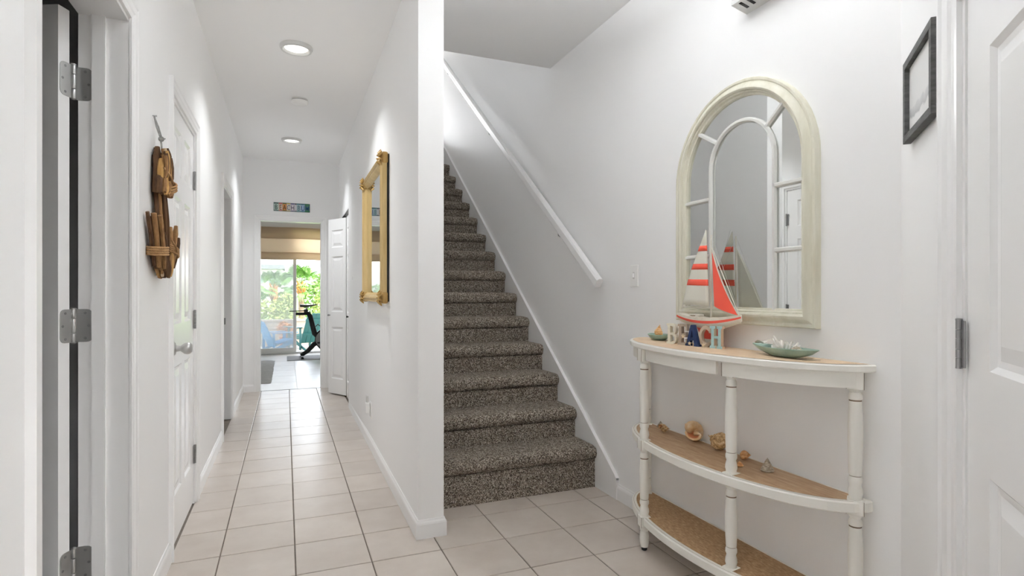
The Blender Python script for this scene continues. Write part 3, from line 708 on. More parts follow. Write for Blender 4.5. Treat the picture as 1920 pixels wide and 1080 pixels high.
def sail_pt(u, v):
    """u: 0 mast..1 leech, v: 0 foot..1 head"""
    y0 = 1.876 + .010 * v; w = (.168 * (1 - v) ** .92) * (1 + .10 * math.sin(math.pi * v)); y = y0 + w * u + .006 * v
    return (bxx - .004 - .010 * math.sin(math.pi * u) * (1 - v), y, 1.100 + .328 * v + .006 * u * (1 - v))
def sail(bm, v0, v1, off=0, nu=8, nv=12):
    g = [[bm.verts.new(Vector(sail_pt(i / nu, v0 + (v1 - v0) * j / nv)) + Vector((-off, 0, 0))) for i in range(nu + 1)] for j in range(nv + 1)]
    for j in range(nv):
        for i in range(nu): bm.faces.new((g[j][i], g[j][i + 1], g[j + 1][i + 1], g[j + 1][i]))
def solid(o, t):
    m = o.modifiers.new('thick', 'SOLIDIFY'); m.thickness = t; m.offset = 0; return o
bm = bmesh.new(); sail(bm, 0, .985); ms = solid(obj('mainsail', bm, M['sail'], sb, True), .0012)
for v0, v1 in ((.265, .345), (.475, .55), (.715, .785)):
    bm = bmesh.new(); sail(bm, v0, v1, 0, 8, 2); solid(obj('red_stripe', bm, M['sail_red'], ms, True), .0026)
jib = [(1.850, 1.096), (1.709, 1.062), (1.862, 1.345)]
def jibm(pts, x):
    bm = bmesh.new(); a, b, c = pts; n = 10; rows = []
    for j in range(n + 1):
        r_ = []
        for i in range(n - j + 1):
            u, v = i / n, j / n; w = 1 - u - v
            r_.append(bm.verts.new((x - .06 * u * v - .05 * w * u, a[0] * w + b[0] * u + c[0] * v, a[1] * w + b[1] * u + c[1] * v)))
        rows.append(r_)
    for j in range(n):
        for i in range(n - j):
            bm.faces.new((rows[j][i], rows[j][i + 1], rows[j + 1][i]))
            if i < n - j - 1: bm.faces.new((rows[j][i + 1], rows[j + 1][i + 1], rows[j + 1][i]))
    return bm
js = solid(obj('jib', jibm(jib, bxx), M['sail'], sb, True), .0010)
jr = [(1.8465, 1.1015), (1.7150, 1.0675), (1.8605, 1.3300)]; obj('red_panel', jibm(jr, bxx - .0030), M['sail_red'], js, True)
bm = bmesh.new(); J = [Vector((bxx, *p)) for p in jib]
tube(bm, [J[0], J[1], J[2]], .0022, 6, closed=True); obj('jib_border', bm, M['sail'], js)
bm = bmesh.new(); prism(bm, [(1.80, 1.02), (1.96, 1.02), (1.915, .955), (1.845, .955)], -.004, .004, Matrix(((0, 0, 1, bxx), (1, 0, 0, 0), (0, 1, 0, 0), (0, 0, 0, 1)))); obj('keel', bm, M['red'], sb)
bm = bmesh.new(); box(bm, bxx - .016, bxx + .016, 1.82, 1.94, ZT + .0015, ZT + .014, .002); box(bm, bxx - .009, bxx + .009, 1.84, 1.92, ZT + .012, .962, .001); obj('stand', bm, M['boat_white'], sb)

# ------------------------------------------------------------------ BEACH letters
def arc(cx, cy, r0, r1, a0, a1, n=14, sx=1.0):
    o = [(cx + sx * r0 * math.cos(R(a0 + (a1 - a0) * i / n)), cy + r0 * math.sin(R(a0 + (a1 - a0) * i / n))) for i in range(n + 1)]
    i_ = [(cx + sx * r1 * math.cos(R(a1 + (a0 - a1) * i / n)), cy + r1 * math.sin(R(a1 + (a0 - a1) * i / n))) for i in range(n + 1)]
    return o + i_
def rect(a, b, c, d): return [(a, c), (b, c), (b, d), (a, d)]
LET = {'B': [rect(0, .034, 0, .010), rect(0, .034, .080, .090), rect(.007, .023, .005, .085), rect(.02, .036, .040, .050), arc(.034, .065, .025, .013, -90, 90), arc(.036, .025, .025, .013, -90, 90), rect(.03, .036, 0, .012), rect(.03, .036, .078, .09)],
       'E': [rect(0, .056, 0, .010), rect(0, .056, .080, .090), rect(.007, .023, .005, .085), rect(.02, .042, .040, .050), rect(.040, .048, .034, .056), rect(.046, .056, 0, .028), rect(.046, .056, .062, .090)],
       'A': [[(.000, 0), (.018, 0), (.040, .090), (.028, .090)], [(.050, 0), (.072, 0), (.044, .090), (.030, .090)], rect(.016, .058, .024, .036), rect(-.004, .024, 0, .009), rect(.046, .076, 0, .009)],
       'C': [arc(.034, .045, .045, .030, 48, 312, 24, .80), rect(.052, .062, .060, .088)],
       'H': [rect(0, .030, 0, .010), rect(0, .030, .080, .090), rect(.007, .023, .005, .085), rect(.036, .066, 0, .010), rect(.036, .066, .080, .090), rect(.043, .059, .005, .085), rect(.02, .046, .040, .050)]}
LCOL = {'B': (226, 222, 206), 'E': (176, 162, 146), 'A': (34, 56, 98), 'C': (190, 174, 154), 'H': (176, 210, 212)}
ls = thing('beach_sign', 'BEACH word sign of chunky painted wooden letters on the console table', 'sign', (1.61, 1.9, ZT))
P0, P1 = Vector((1.584, 2.060)), Vector((1.632, 1.752)); lu = (P1 - P0).normalized(); ln_ = Vector((lu.y, -lu.x))
if ln_.x > 0: ln_ = -ln_
px = 0.0
M['letter_side'] = plain('letter_side_wood', (206, 178, 152), .7)
for ch, adv, dz, sl in (('B', .061, 0, 0), ('E', .053, 0, .004), ('A', .066, 0, -.004), ('C', .058, 0, .004), ('H', .066, 0, -.002)):
    bm = bmesh.new(); o = P0 + lu * px; thk = .018
    mt = Matrix(((lu.x, 0, ln_.x, o.x + ln_.x * (thk / 2 - sl)), (lu.y, 0, ln_.y, o.y + ln_.y * (thk / 2 - sl)), (0, 1, 0, ZT + .0014), (0, 0, 0, 1)))
    for i_, p in enumerate(LET[ch]):
        q = list(p); prism(bm, [(x * .92, y * 1.0) for x, y in q], -thk + .0002 * i_, 0 - .0002 * i_, mt)
    for f in bm.faces:
        pass
    bm.normal_update()
    l = obj('letter', bm, [plain('letter_paint_' + ch.lower(), LCOL[ch], .6, var=tuple(max(0, c - 14) for c in LCOL[ch]), vscale=60), M['letter_side']], ls)
    for p in l.data.polygons:
        if p.normal.dot(Vector((lu.x, lu.y, 0))) > .9 and ch == 'H': p.material_index = 1
    l['label'] = {'B': 'cream letter B', 'E': 'taupe letter E', 'A': 'navy letter A', 'C': 'tan letter C', 'H': 'pale aqua letter H'}[ch]; px += adv
def star(cx, cy, cz, r, mt):
    bm = bmesh.new(); top_ = bm.verts.new((0, 0, r * .28)); ring = []
    for i in range(10):
        a = math.pi * i / 5 + .3; q = r if i % 2 == 0 else r * .42; ring.append(bm.verts.new((q * math.cos(a), q * math.sin(a), 0)))
    for i in range(10): bm.faces.new((ring[i], ring[(i + 1) % 10], top_))
    bm.faces.new(list(reversed(ring))); bmesh.ops.transform(bm, matrix=mt, verts=bm.verts); return bm
M['starfish'] = plain('pale_starfish', (222, 206, 176), .9, bump=.5, bscale=400)
for t_, h_ in ((.098, .040), (.133, .012), (.206, .010)):
    o = P0 + lu * t_ + ln_ * .012
    mt = Matrix(((lu.x, 0, ln_.x, o.x), (lu.y, 0, ln_.y, o.y), (0, 1, 0, ZT + h_), (0, 0, 0, 1))); obj('starfish', star(0, 0, 0, .013, mt), M['starfish'], ls)

# ------------------------------------------------------------------ dishes and shells
M['celadon'] = plain('celadon_glaze', (160, 184, 170), .35, bump=.3, bscale=40, bdist=.002, var=(124, 152, 140), vscale=18)
def dish(name, label, cx, cy, L, Wd, h, rot, sharp, grp=None):
    t = thing(name, label, 'dish', (cx, cy, ZT + .0014)); n = 40; bm = bmesh.new(); rows = []
    for s_, z in ((.30, 0), (.42, .001), (.80, .45 * h), (1.0, h), (.985, h + .002), (.95, h - .001), (.76, .50 * h), (.38, .006), (.05, .005)):
        r_ = []
        for i in range(n):
            a = 2 * math.pi * i / n; c, s2 = math.cos(a), math.sin(a)
            rad_ = (abs(c) ** sharp + abs(s2) ** sharp) ** (-1 / sharp)
            wob = 1 + .012 * math.sin(5 * a + 1) + .01 * math.sin(9 * a)
            x, y = c * rad_ * Wd / 2 * s_ * wob, s2 * rad_ * L / 2 * s_ * wob
            lift = .10 * h * (abs(s2) ** 3) if s_ > .7 else 0
            x, y = x * math.cos(rot) - y * math.sin(rot), x * math.sin(rot) + y * math.cos(rot)
            r_.append(bm.verts.new((cx + x, cy + y, ZT + .0014 + z + lift)))
        rows.append(r_)
    for a, b in zip(rows, rows[1:]):
        for i in range(n): bm.faces.new((a[i], a[(i + 1) % n], b[(i + 1) % n], b[i]))
    bm.faces.new(rows[0]); bm.faces.new(list(reversed(rows[-1])))
    obj('bowl', bm, M['celadon'], t, True, angle=50); return t
dish('shell_dish', 'small green glazed dish holding one cone shell beside the BEACH letters', 1.655, 2.215, .125, .10, .026, R(10), 1.9)
dish('shell_dish', 'long green leaf-shaped dish holding white coral and shells', 1.628, 1.472, .300, .105, .032, R(-4), 1.55)
def shell_mat(name, a, b, c, scale, st=(1, 1, 1)):
    k = NM(name, a, .45, 0, .4); v = k.coord(st); k.color(k.ramp(k.noise(v, scale, 4, .6), [(.3, a), (.5, b), (.7, c)])); k.bump(k.noise(v, scale * 2, 3), .35, .002); return k.m
M['sh_orange'] = shell_mat('shell_orange', (176, 116, 66), (212, 160, 104), (236, 206, 164), 40, (1, 1, 3))
M['sh_tun'] = shell_mat('shell_tan_white', (206, 160, 104), (222, 192, 150), (236, 226, 208), 22, (1, 1, 1))
M['sh_murex'] = shell_mat('shell_murex', (124, 88, 54), (204, 170, 120), (234, 214, 176), 90)
M['sh_grey'] = shell_mat('shell_grey', (112, 98, 82), (168, 154, 134), (214, 204, 188), 80, (1, 1, 3))
M['sh_white'] = shell_mat('shell_white', (214, 208, 196), (230, 226, 218), (240, 238, 232), 60)
M['sh_pink'] = plain('shell_inner', (206, 138, 96), .3)
def spiral_shell(name, label, mat, base, L, Wd, turns, axis, spikes=0, body=.62, grp=None, aperture=True, roll=0, zlift=None, parentless=True):
    """coiled shell: a growing whorl tube around the axis, with a body whorl and aperture lip"""
    bm = bmesh.new(); n = 12; rows = []; N = int(turns * 22)
    for i in range(N + 1):
        t = i / N; a = 2 * math.pi * turns * t; s_ = t ** 1.25
        R_ = Wd * .5 * s_ * .44; tr = Wd * .5 * s_ * .60 + .0006; zc = L * (.5 - .80 * s_ ** .9)
        ring = []
        for k_ in range(n):
            b = 2 * math.pi * k_ / n; sp = 1.0
            if spikes and t > .35: sp += .28 * max(0, math.cos(a * spikes)) ** 3 * max(0, math.cos(b - .6)) + .05 * math.sin(b * 4 + a * 2)
            rad = R_ + tr * math.cos(b) * sp; ring.append(bm.verts.new((rad * math.cos(a), rad * math.sin(a), zc + tr * 1.25 * body * 1.6 * math.sin(b) * sp)))
        rows.append(ring)
    for a, b in zip(rows, rows[1:]):
        for k_ in range(n): bm.faces.new((a[k_], a[(k_ + 1) % n], b[(k_ + 1) % n], b[k_]))
    bm.faces.new(rows[0])
    last = rows[-1]; c_ = sum((v.co for v in last), Vector()) / n; inn = [bm.verts.new(c_ + (v.co - c_) * .72) for v in last]; dn = [bm.verts.new(c_ + (v.co - c_) * .45 + Vector((math.sin(2 * math.pi * turns), -math.cos(2 * math.pi * turns), 0)) * Wd * .14) for v in last]
    for k_ in range(n):
        f = bm.faces.new((last[k_], last[(k_ + 1) % n], inn[(k_ + 1) % n], inn[k_])); f = bm.faces.new((inn[k_], inn[(k_ + 1) % n], dn[(k_ + 1) % n], dn[k_])); f.material_index = 1
    f = bm.faces.new(dn); f.material_index = 1
    # siphon spur
    tube(bm, [(c_.x * .5, c_.y * .5, c_.z - L * .05), (c_.x * .3, c_.y * .3, c_.z - L * .22), (c_.x * .2, c_.y * .2, c_.z - L * .36)], [Wd * .16, Wd * .10, Wd * .03], 8)
    q = Vector((0, 0, 1)).rotation_difference(Vector(axis).normalized()).to_matrix().to_4x4() @ Matrix.Rotation(roll, 4, 'Z')
    bmesh.ops.transform(bm, matrix=q, verts=bm.verts)
    mz = min(v.co.z for v in bm.verts); bmesh.ops.translate(bm, verts=bm.verts, vec=(base[0], base[1], base[2] - mz))
    o = obj(name, bm, [mat, M['sh_pink']], None, True, angle=60); tag(o, label, 'seashell', grp); recenter(o, base); return o
def cone_shell(name, label, mat, base, r, h, grp=None, tilt=0):
    prof = []; 
    for i in range(13):
        t = i / 12; prof.append((max(.0006, r * (1 - t) ** .9 * (1 + .06 * math.sin(t * 40))), h * t))
    bm = bmesh.new(); lathe(bm, [(r * .6, .0), (r * .96, .002)] + [(a, b + .004) for a, b in prof], 18, (0, 0, 0))
    bmesh.ops.transform(bm, matrix=Matrix.Rotation(tilt, 4, 'Y'), verts=bm.verts)
    mz = min(v.co.z for v in bm.verts); bmesh.ops.translate(bm, verts=bm.verts, vec=(base[0], base[1], base[2] - mz))
    o = obj(name, bm, mat, None, True, angle=70); tag(o, label, 'seashell', grp); recenter(o, base); return o
SG = 'seashells on the middle shelf'; zs = ZM + .0014
cone_shell('seashell', 'small grey cone shell behind the first spiky shell on the middle shelf', M['sh_grey'], (1.700, 2.268, zs), .019, .028, SG)
spiral_shell('seashell', 'small speckled spiky shell on the middle shelf, next to the thin white leg', M['sh_murex'], (1.655, 2.175, zs), .062, .040, 3.2, (.25, -1, .12), 3, grp=SG, roll=1.0)
spiral_shell('seashell', 'large smooth orange-and-white round shell on the middle shelf', M['sh_tun'], (1.690, 2.030, zs), .082, .092, 2.6, (-.15, .9, .25), 0, .75, grp=SG, roll=5.0)
spiral_shell('seashell', 'large knobby brown-and-cream shell partly behind the middle leg', M['sh_murex'], (1.680, 1.862, zs), .078, .074, 3.0, (-.35, .6, .35), 4, .7, grp=SG, roll=-.9)
spiral_shell('seashell', 'small open-mouthed conch shell showing an orange inside', M['sh_orange'], (1.676, 1.695, zs), .060, .040, 3.0, (-.1, -1, .2), 3, grp=SG, roll=-.4)
cone_shell('seashell', 'pointed grey-and-white cone shell standing on the middle shelf', M['sh_grey'], (1.650, 1.565, zs), .024, .045, SG)
cone_shell('seashell', 'little brown shell just showing beside the middle leg', M['sh_orange'], (1.598, 1.648, zs), .015, .016, SG)
zd = ZT + .0014 + .007
spiral_shell('seashell', 'orange pointed shell standing in the small green dish', M['sh_orange'], (1.655, 2.222, zd), .060, .044, 4.0, (.12, -.15, 1), 0, .7, roll=.5)
DG = 'shells in the long green dish'
def coral(base, label):
    bm = bmesh.new()
    for i in range(34):
        a = random.uniform(0, 6.28); r_ = random.uniform(0, .036); l = random.uniform(.030, .060) * (1.15 - r_ / .06)
        p = Vector((math.cos(a) * r_ * .7, math.sin(a) * r_ * 1.3, 0)); d = Vector((math.cos(a) * .5, math.sin(a) * .6, 1)).normalized() * l
        tube(bm, [p, p + d * .6, p + d], [.006, .0055, .003], 6)
    bmesh.ops.translate(bm, verts=bm.verts, vec=base); o = obj('coral_piece', bm, M['sh_white'], None, True); tag(o, label, 'coral', DG); recenter(o, base)
coral((1.628, 1.472, zd + .006), 'white branching coral piece in the middle of the long green dish')
def scallop(base, label):
    bm = bmesh.new(); n = 14; rows = []
    for j in range(6):
        t = j / 5; rows.append([bm.verts.new((t * .030 * math.cos(math.pi * i / (n - 1)) * 1.05, t * .034 * math.sin(math.pi * i / (n - 1)), .018 * math.sin(math.pi * t * .55) + (.0012 * t if i % 2 else 0))) for i in range(n)])
    for a, b in zip(rows[1:], rows[2:]):
        for i in range(n - 1): bm.faces.new((a[i], a[i + 1], b[i + 1], b[i]))
    bmesh.ops.transform(bm, matrix=Matrix.Rotation(R(-25), 4, 'X'), verts=bm.verts); bmesh.ops.translate(bm, verts=bm.verts, vec=Vector(base) + Vector((0, 0, .026)))
    o = obj('seashell', bm, M['sh_white'], None, True); tag(o, label, 'seashell', DG); solid(o, .002); recenter(o, base)
scallop((1.628, 1.552, zd + .004), 'white scallop shell lying at one end of the long green dish')
spiral_shell('seashell', 'grey-brown long shell beside the coral in the long green dish', M['sh_grey'], (1.622, 1.405, zd + .004), .07, .036, 4.0, (-.1, -1, -.1), 0, .6, grp=DG, roll=.3)

# ------------------------------------------------------------------ gold mirror on the partition
GU0, GU1, GZ0, GZ1 = .835, 1.80, 1.098, 2.012
gm = thing('gold_mirror', 'square gilded wall mirror with leafy corner ornaments on the hall partition', 'mirror', FH.p((GU0 + GU1) / 2, 0, GZ0))
GP = [(.002, .013), (0, .014), (0, .036), (.004, .044), (.012, .048), (.018, .044), (.020, .046), (.028, .052), (.036, .046), (.038, .042), (.046, .040), (.050, .034), (.054, .030), (.060, .022), (.064, .014)]
bm = bmesh.new(); rows = []
for ins, d in GP: rows.append([bm.verts.new(FH.p(*q)) for q in ((GU0 + ins, d, GZ0 + ins), (GU1 - ins, d, GZ0 + ins), (GU1 - ins, d, GZ1 - ins), (GU0 + ins, d, GZ1 - ins))])
for a, b in zip(rows, rows[1:]):
    for i in range(4): bm.faces.new((a[i], a[(i + 1) % 4], b[(i + 1) % 4], b[i]))
obj('frame', bm, M['gold'], gm)
bm = bmesh.new(); fbox(bm, FH, GU0 + .001, GU1 - .006, .0005, .0135, GZ0 + .006, GZ1 - .006); obj('backing', bm, M['black_matte'], gm)
bm = bmesh.new(); bm.faces.new([bm.verts.new(FH.p(*q)) for q in ((GU0 + .055, .016, GZ0 + .055), (GU1 - .055, .016, GZ0 + .055), (GU1 - .055, .016, GZ1 - .055), (GU0 + .055, .016, GZ1 - .055))]); obj('mirror_glass', bm, M['mirror'], gm)
for u in (GU0 + .03, GU1 - .03):
    for z in (GZ0 + .03, GZ1 - .03):
        bm = bmesh.new(); lathe(bm, [(.0, .062), (.012, .060), (.020, .054), (.022, .046)], 14, cap=False, mtx=FH.mtx(u, 0, z) @ Matrix.Rotation(R(-90), 4, 'X'))
        for k_ in range(9):
            a = 2 * math.pi * k_ / 9; l = .055 if k_ % 2 == 0 else .045
            c = (u + math.cos(a) * l * .55, z + math.sin(a) * l * .55)
            p0 = FH.p(u + math.cos(a) * .012, .050, z + math.sin(a) * .012); p1 = FH.p(c[0], .060, c[1]); p2 = FH.p(u + math.cos(a) * l, .044, z + math.sin(a) * l)
            tube(bm, [p0, p1, p2], [.007, .012, .004], 6, flat=.6)
        fbox(bm, FH, u - .036, u + .036, .006, .046, z - .036, z + .036, .012)
        obj('corner_ornament', bm, M['gold_orn'], gm, True, angle=50)

# ------------------------------------------------------------------ driftwood anchor
an = thing('driftwood_anchor', 'anchor wall decoration made of brown driftwood sticks hanging on a grey cord', 'wall decoration', FL.p(2.48, 0, 1.205))
DR = ['drift1', 'drift2', 'drift3', 'drift1', 'drift2', 'drift4']
def stick(a, b, r, bend=.006, flat=1.0, m=None):
    a, b = Vector(FL.p(*a)), Vector(FL.p(*b)); d = b - a; n = 6; pts = []; rr = []
    off = Vector((random.uniform(0, 1), random.uniform(-1, 1), random.uniform(-.3, .3))) * bend
    for i in range(n):
        t = i / (n - 1); pts.append(a + d * t + off * math.sin(math.pi * t)); rr.append(r * (random.uniform(.82, 1.12) if 0 < i < n - 1 else random.uniform(.6, .95)))
    bm = bmesh.new(); tube(bm, pts, rr, 7, flat=flat); obj('driftwood_stick', bm, M[m or random.choice(DR)], an, True, angle=45)
uc = 2.475
for i in range(12):                                 # ring: upright pieces round an oval head, back row dark as painted gap shade
    t = (i - 5.5) / 5.5; z1 = 1.712 - .042 * t * t
    stick((uc + t * .056, .012, z1 - .14 - .012 * (i % 2)), (uc + t * .044, .014, z1), .0095, m='drift2')
for i in range(11):
    t = (i - 5) / 5; z1 = 1.708 - .05 * t * t
    stick((uc + t * .058 + random.uniform(-.006, .006), .034 + .008 * (i % 2), z1 - random.uniform(.06, .13)), (uc + t * .040, .032 + .006 * (i % 3), z1), random.uniform(.0075, .0105), .008, m=('drift3', 'drift1', 'drift2', 'drift1', 'drift4', 'drift2')[i % 6])
for i in range(8):
    t = (i - 3.5) / 3.5
    stick((uc + t * .060 + .02, .044, 1.590), (uc + t * .050 - .01, .050, 1.668 + .012 * (i % 3)), .0085, .006, m=('drift1', 'drift2', 'drift3')[i % 3])
for i in range(14):                                 # crossbar bundle
    t = (i - 6.5) / 6.5
    stick((uc + t * .066 - .014, .030 + .018 * (i % 2), 1.524 + .006 * (i % 3)), (uc + t * .072 + .014, .030 + .016 * (i % 2), 1.590 - .006 * (i % 3)), random.uniform(.008, .0115), .006, m=('drift2', 'drift1', 'drift2', 'drift3')[i % 4])
for i in range(16):                                 # shank
    t = (i - 7.5) / 7.5
    stick((uc + .016 + t * .042, .014 + .012 * (i % 3), 1.245 + random.uniform(0, .03)), (uc + t * .036, .012 + .011 * (i % 3), 1.555), random.uniform(.0055, .0078), .008, m=('drift2', 'drift1', 'drift2', 'drift4', 'drift3', 'drift2')[i % 6])
for i, (u, w, mm) in enumerate(((2.305, .010, 'drift2'), (2.322, .011, 'drift1'), (2.345, .012, 'drift1'), (2.368, .009, 'drift2'), (2.386, .013, 'drift3'), (2.402, .008, 'drift2'), (2.335, .009, 'drift2'), (2.36, .010, 'drift1'))):   # near arm
    stick((u + .085, .018 + .013 * (i % 3), 1.256 - .004 * (i % 4)), (u, .014 + .016 * (i % 3), (1.442, 1.440, 1.436, 1.405, 1.415, 1.38, 1.43, 1.425)[i]), w, .004, .8, mm)
for i, (u, w, mm) in enumerate(((2.590, .008, 'drift2'), (2.606, .010, 'drift1'), (2.628, .011, 'drift1'), (2.650, .010, 'drift4'), (2.668, .009, 'drift2'), (2.682, .008, 'drift2'), (2.64, .010, 'drift2'))):      # far arm
    stick((u - .068, .018 + .013 * (i % 3), 1.262 - .004 * (i % 4)), (u + .014, .016 + .016 * (i % 3), (1.40, 1.422, 1.430, 1.428, 1.40, 1.385, 1.41)[i]), w, .004, .8, mm)
for i in range(30):                                 # crown of the anchor
    t = ((i * 7) % 30 - 14.5) / 14.5; zb = 1.214 + .055 * t * t
    stick((uc + .028 + t * .088, .016 + .014 * (i % 3), zb), (uc + .028 + t * .128 + random.uniform(-.014, .014), .014 + .016 * (i % 3), zb + .060 + .045 * random.random()), random.uniform(.0075, .0115), .004, .85, ('drift2', 'drift1', 'drift2', 'drift4', 'drift1', 'drift2', 'drift3')[i % 7])
def wrap(u, z, ru, rd, h, turns, tilt, d0=.028):
    pts = []; n = int(turns * 16)
    for i in range(n + 1):
        a = 2 * math.pi * turns * i / n; zz = z + h * (i / n - .5)
        pts.append(FL.p(u + ru * math.cos(a), d0 + rd * math.sin(a), zz + tilt * math.cos(a)))
    bm = bmesh.new(); tube(bm, pts, .0042, 6); obj('rope_wrap', bm, M['rope'], an, True)
wrap(2.392, 1.312, .056, .034, .034, 4, .006); wrap(2.598, 1.322, .050, .036, .030, 4, -.012); wrap(uc + .03, 1.566, .026, .044, .03, 3, .02)
bm = bmesh.new(); tube(bm, [FL.p(2.415, .045, 1.622), FL.p(2.46, .060, 1.60), FL.p(2.53, .060, 1.575)], .004, 6); obj('rope_tie', bm, M['rope'], an, True); bm = bmesh.new(); tube(bm, [FL.p(2.49, .058, 1.36), FL.p(2.55, .064, 1.335), FL.p(2.59, .062, 1.31)], .004, 6); obj('rope_tie', bm, M['rope'], an, True)
bm = bmesh.new(); tube(bm, [FL.p(2.462, .006, 1.822), FL.p(2.466, .012, 1.785), FL.p(2.474, .024, 1.745), FL.p(2.476, .028, 1.700)], .0032, 7); tube(bm, [FL.p(2.458, .006, 1.820), FL.p(2.470, .018, 1.785), FL.p(2.478, .028, 1.742)], .0026, 7)
bmesh.ops.create_icosphere(bm, subdivisions=2, radius=.0105, matrix=Matrix.Translation(FL.p(2.475, .026, 1.742)))
tube(bm, [FL.p(2.475, .030, 1.742), FL.p(2.500, .034, 1.75)], .0026, 6); obj('hanging_cord', bm, M['cord'], an, True)
bm = bmesh.new(); lathe(bm, [(.002, 0), (.002, .012), (.0035, .012), (.0035, .014)], 8, FL.p(2.462, 0, 1.824), mtx=Matrix.Rotation(R(90), 4, 'Y')); obj('nail', bm, M['nickel'], an)

# ------------------------------------------------------------------ number-plate sign over the far doorway
pl_ = thing('plate_sign', 'BEACH BUM sign of cut car number plates above the far doorway', 'sign', (.07, YF, 2.135))
PXa, PXb, PZa, PZb = -.134, .272, 2.134, 2.237
bm = bmesh.new(); fbox(bm, FY, PXa, PXb, .001, .006, PZa, PZb, .002); obj('backing', bm, plain('plate_backing_teal', (52, 88, 90), .5), pl_)
plates = [('B', (196, 214, 206), (20, 66, 60)), ('E', (222, 204, 190), (112, 58, 34)), ('A', (228, 160, 96), (52, 32, 22)), ('C', (216, 214, 210), (96, 94, 104)), ('H', (226, 220, 226), (36, 32, 62)), (' ', (214, 214, 218), None), ('B', (186, 208, 212), (44, 92, 104)), ('U', (170, 196, 222), (30, 46, 104)), ('M', (84, 140, 110), (40, 84, 140))]
wds = [.052, .043, .046, .043, .047, .022, .046, .046, .053]; x = PXa + .003
strip_cols = [(28, 70, 66), (190, 60, 60), (60, 110, 70), (200, 170, 60), (60, 60, 120), (30, 30, 34), (60, 120, 130), (50, 110, 120), (50, 120, 80)]
for (ch, bgc, fgc), w, sc_ in zip(plates, wds, strip_cols):
    bm = bmesh.new(); fbox(bm, FY, x + .0006, x + w - .0006, .006, .0072, PZa + .004, PZb - .004, .0004)
    pp = obj('plate_piece', bm, plain('plate_piece_paint', bgc, .35, var=tuple(max(0, c - 22) for c in bgc), vscale=30), pl_)
    bm = bmesh.new(); fbox(bm, FY, x + .002, x + w - .002, .0070, .0077, PZb - .016, PZb - .006); fbox(bm, FY, x + .002, x + w - .002, .0070, .0077, PZa + .006, PZa + .012); obj('plate_band', bm, plain('plate_band_paint', sc_, .4), pp)
    if fgc:
        cu = bpy.data.curves.new('letter', 'FONT'); cu.body = ch; cu.size = .086; cu.extrude = .0006; cu.offset = .0002; cu.align_x = 'CENTER'
        tmpo = bpy.data.objects.new('tmp', cu); me = bpy.data.meshes.new_from_object(tmpo); bpy.data.objects.remove(tmpo); me.materials.clear(); me.materials.append(plain('plate_ink', fgc, .4))
        o = bpy.data.objects.new('letter', me); C.objects.link(o); o.parent = pp
        o.rotation_euler = (R(90), 0, 0); o.scale = (.66, .95, 1); o.location = Vector((x + w / 2, YF - .0079, PZa + .0185)) - WL[pp.name]
    x += w

# ------------------------------------------------------------------ framed print on the angled wall
FU0, FU1, FZ0, FZ1, FT = .150, .452, 1.572, 1.795, .022
pf = thing('picture_frame', 'small picture in a charcoal wood frame on the angled wall by the front door', 'picture', FD.p(.3, 0, FZ0))
for (a, b, c, e) in ((FU0, FU1, FZ1 - .020, FZ1), (FU0, FU1, FZ0, FZ0 + .020), (FU0, FU0 + .020, FZ0 + .0202, FZ1 - .0202), (FU1 - .020, FU1, FZ0 + .0202, FZ1 - .0202)):
    bm = bmesh.new(); fbox(bm, FD, a, b, .003, FT, c, e, .001); obj('frame_rail', bm, M['frame_dark'], pf)
bm = bmesh.new(); fbox(bm, FD, FU0 + .015, FU1 - .015, .006, .010, FZ0 + .015, FZ1 - .015); obj('print', bm, M['art'], pf)

# ------------------------------------------------------------------ bright room beyond
RY1 = 11.50
GX0, GX1, GZT = -.95, 1.35, 2.38
FB = Fr((0, RY1), (1, 0), (0, -1))
struct('wall_window_side', wall_mesh(FB, .15, -2.0, 2.8, 0, CZ, [(GX0, GX1, 0, GZT)]), M['wall'], 'white far wall around the sliding glass door')
bm = bmesh.new(); box(bm, -2.1, -2.0, YF + .1, RY1 + .1, 0, CZ); box(bm, 2.8, 2.9, YF + .1, RY1 + .1, 0, CZ); box(bm, -2.1, -.595, YF + .02, YF + .12, 0, CZ); box(bm, .75, 2.9, YF + .02, YF + .12, 0, CZ)
struct('wall_bright_room', bm, M['wall'], 'white walls of the bright room beyond the doorway')
struct('ceiling_bright_room', B(-2.1, 2.9, YF, RY1 + .15, CZ, CZ + .2), M['ceiling'], 'white ceiling of the bright room')
bm = B(-2.1, 2.9, YF + .02, RY1 + .02, -.06, -.002); ff = struct('floor_bright_room', bm, plain('pale_grout', (196, 190, 182), .8), 'pale tiled floor of the bright room')
for i in range(-4, 5):
    for j in range(0, 8): tile(ff, -.02 + i * .6 + .15, .58 + i * .6 + .15, YF + .024 + j * .6, YF + .624 + j * .6, M['far_tile'], (-2.0, 2.8, YF + .024, RY1), .0012, zt=.0)
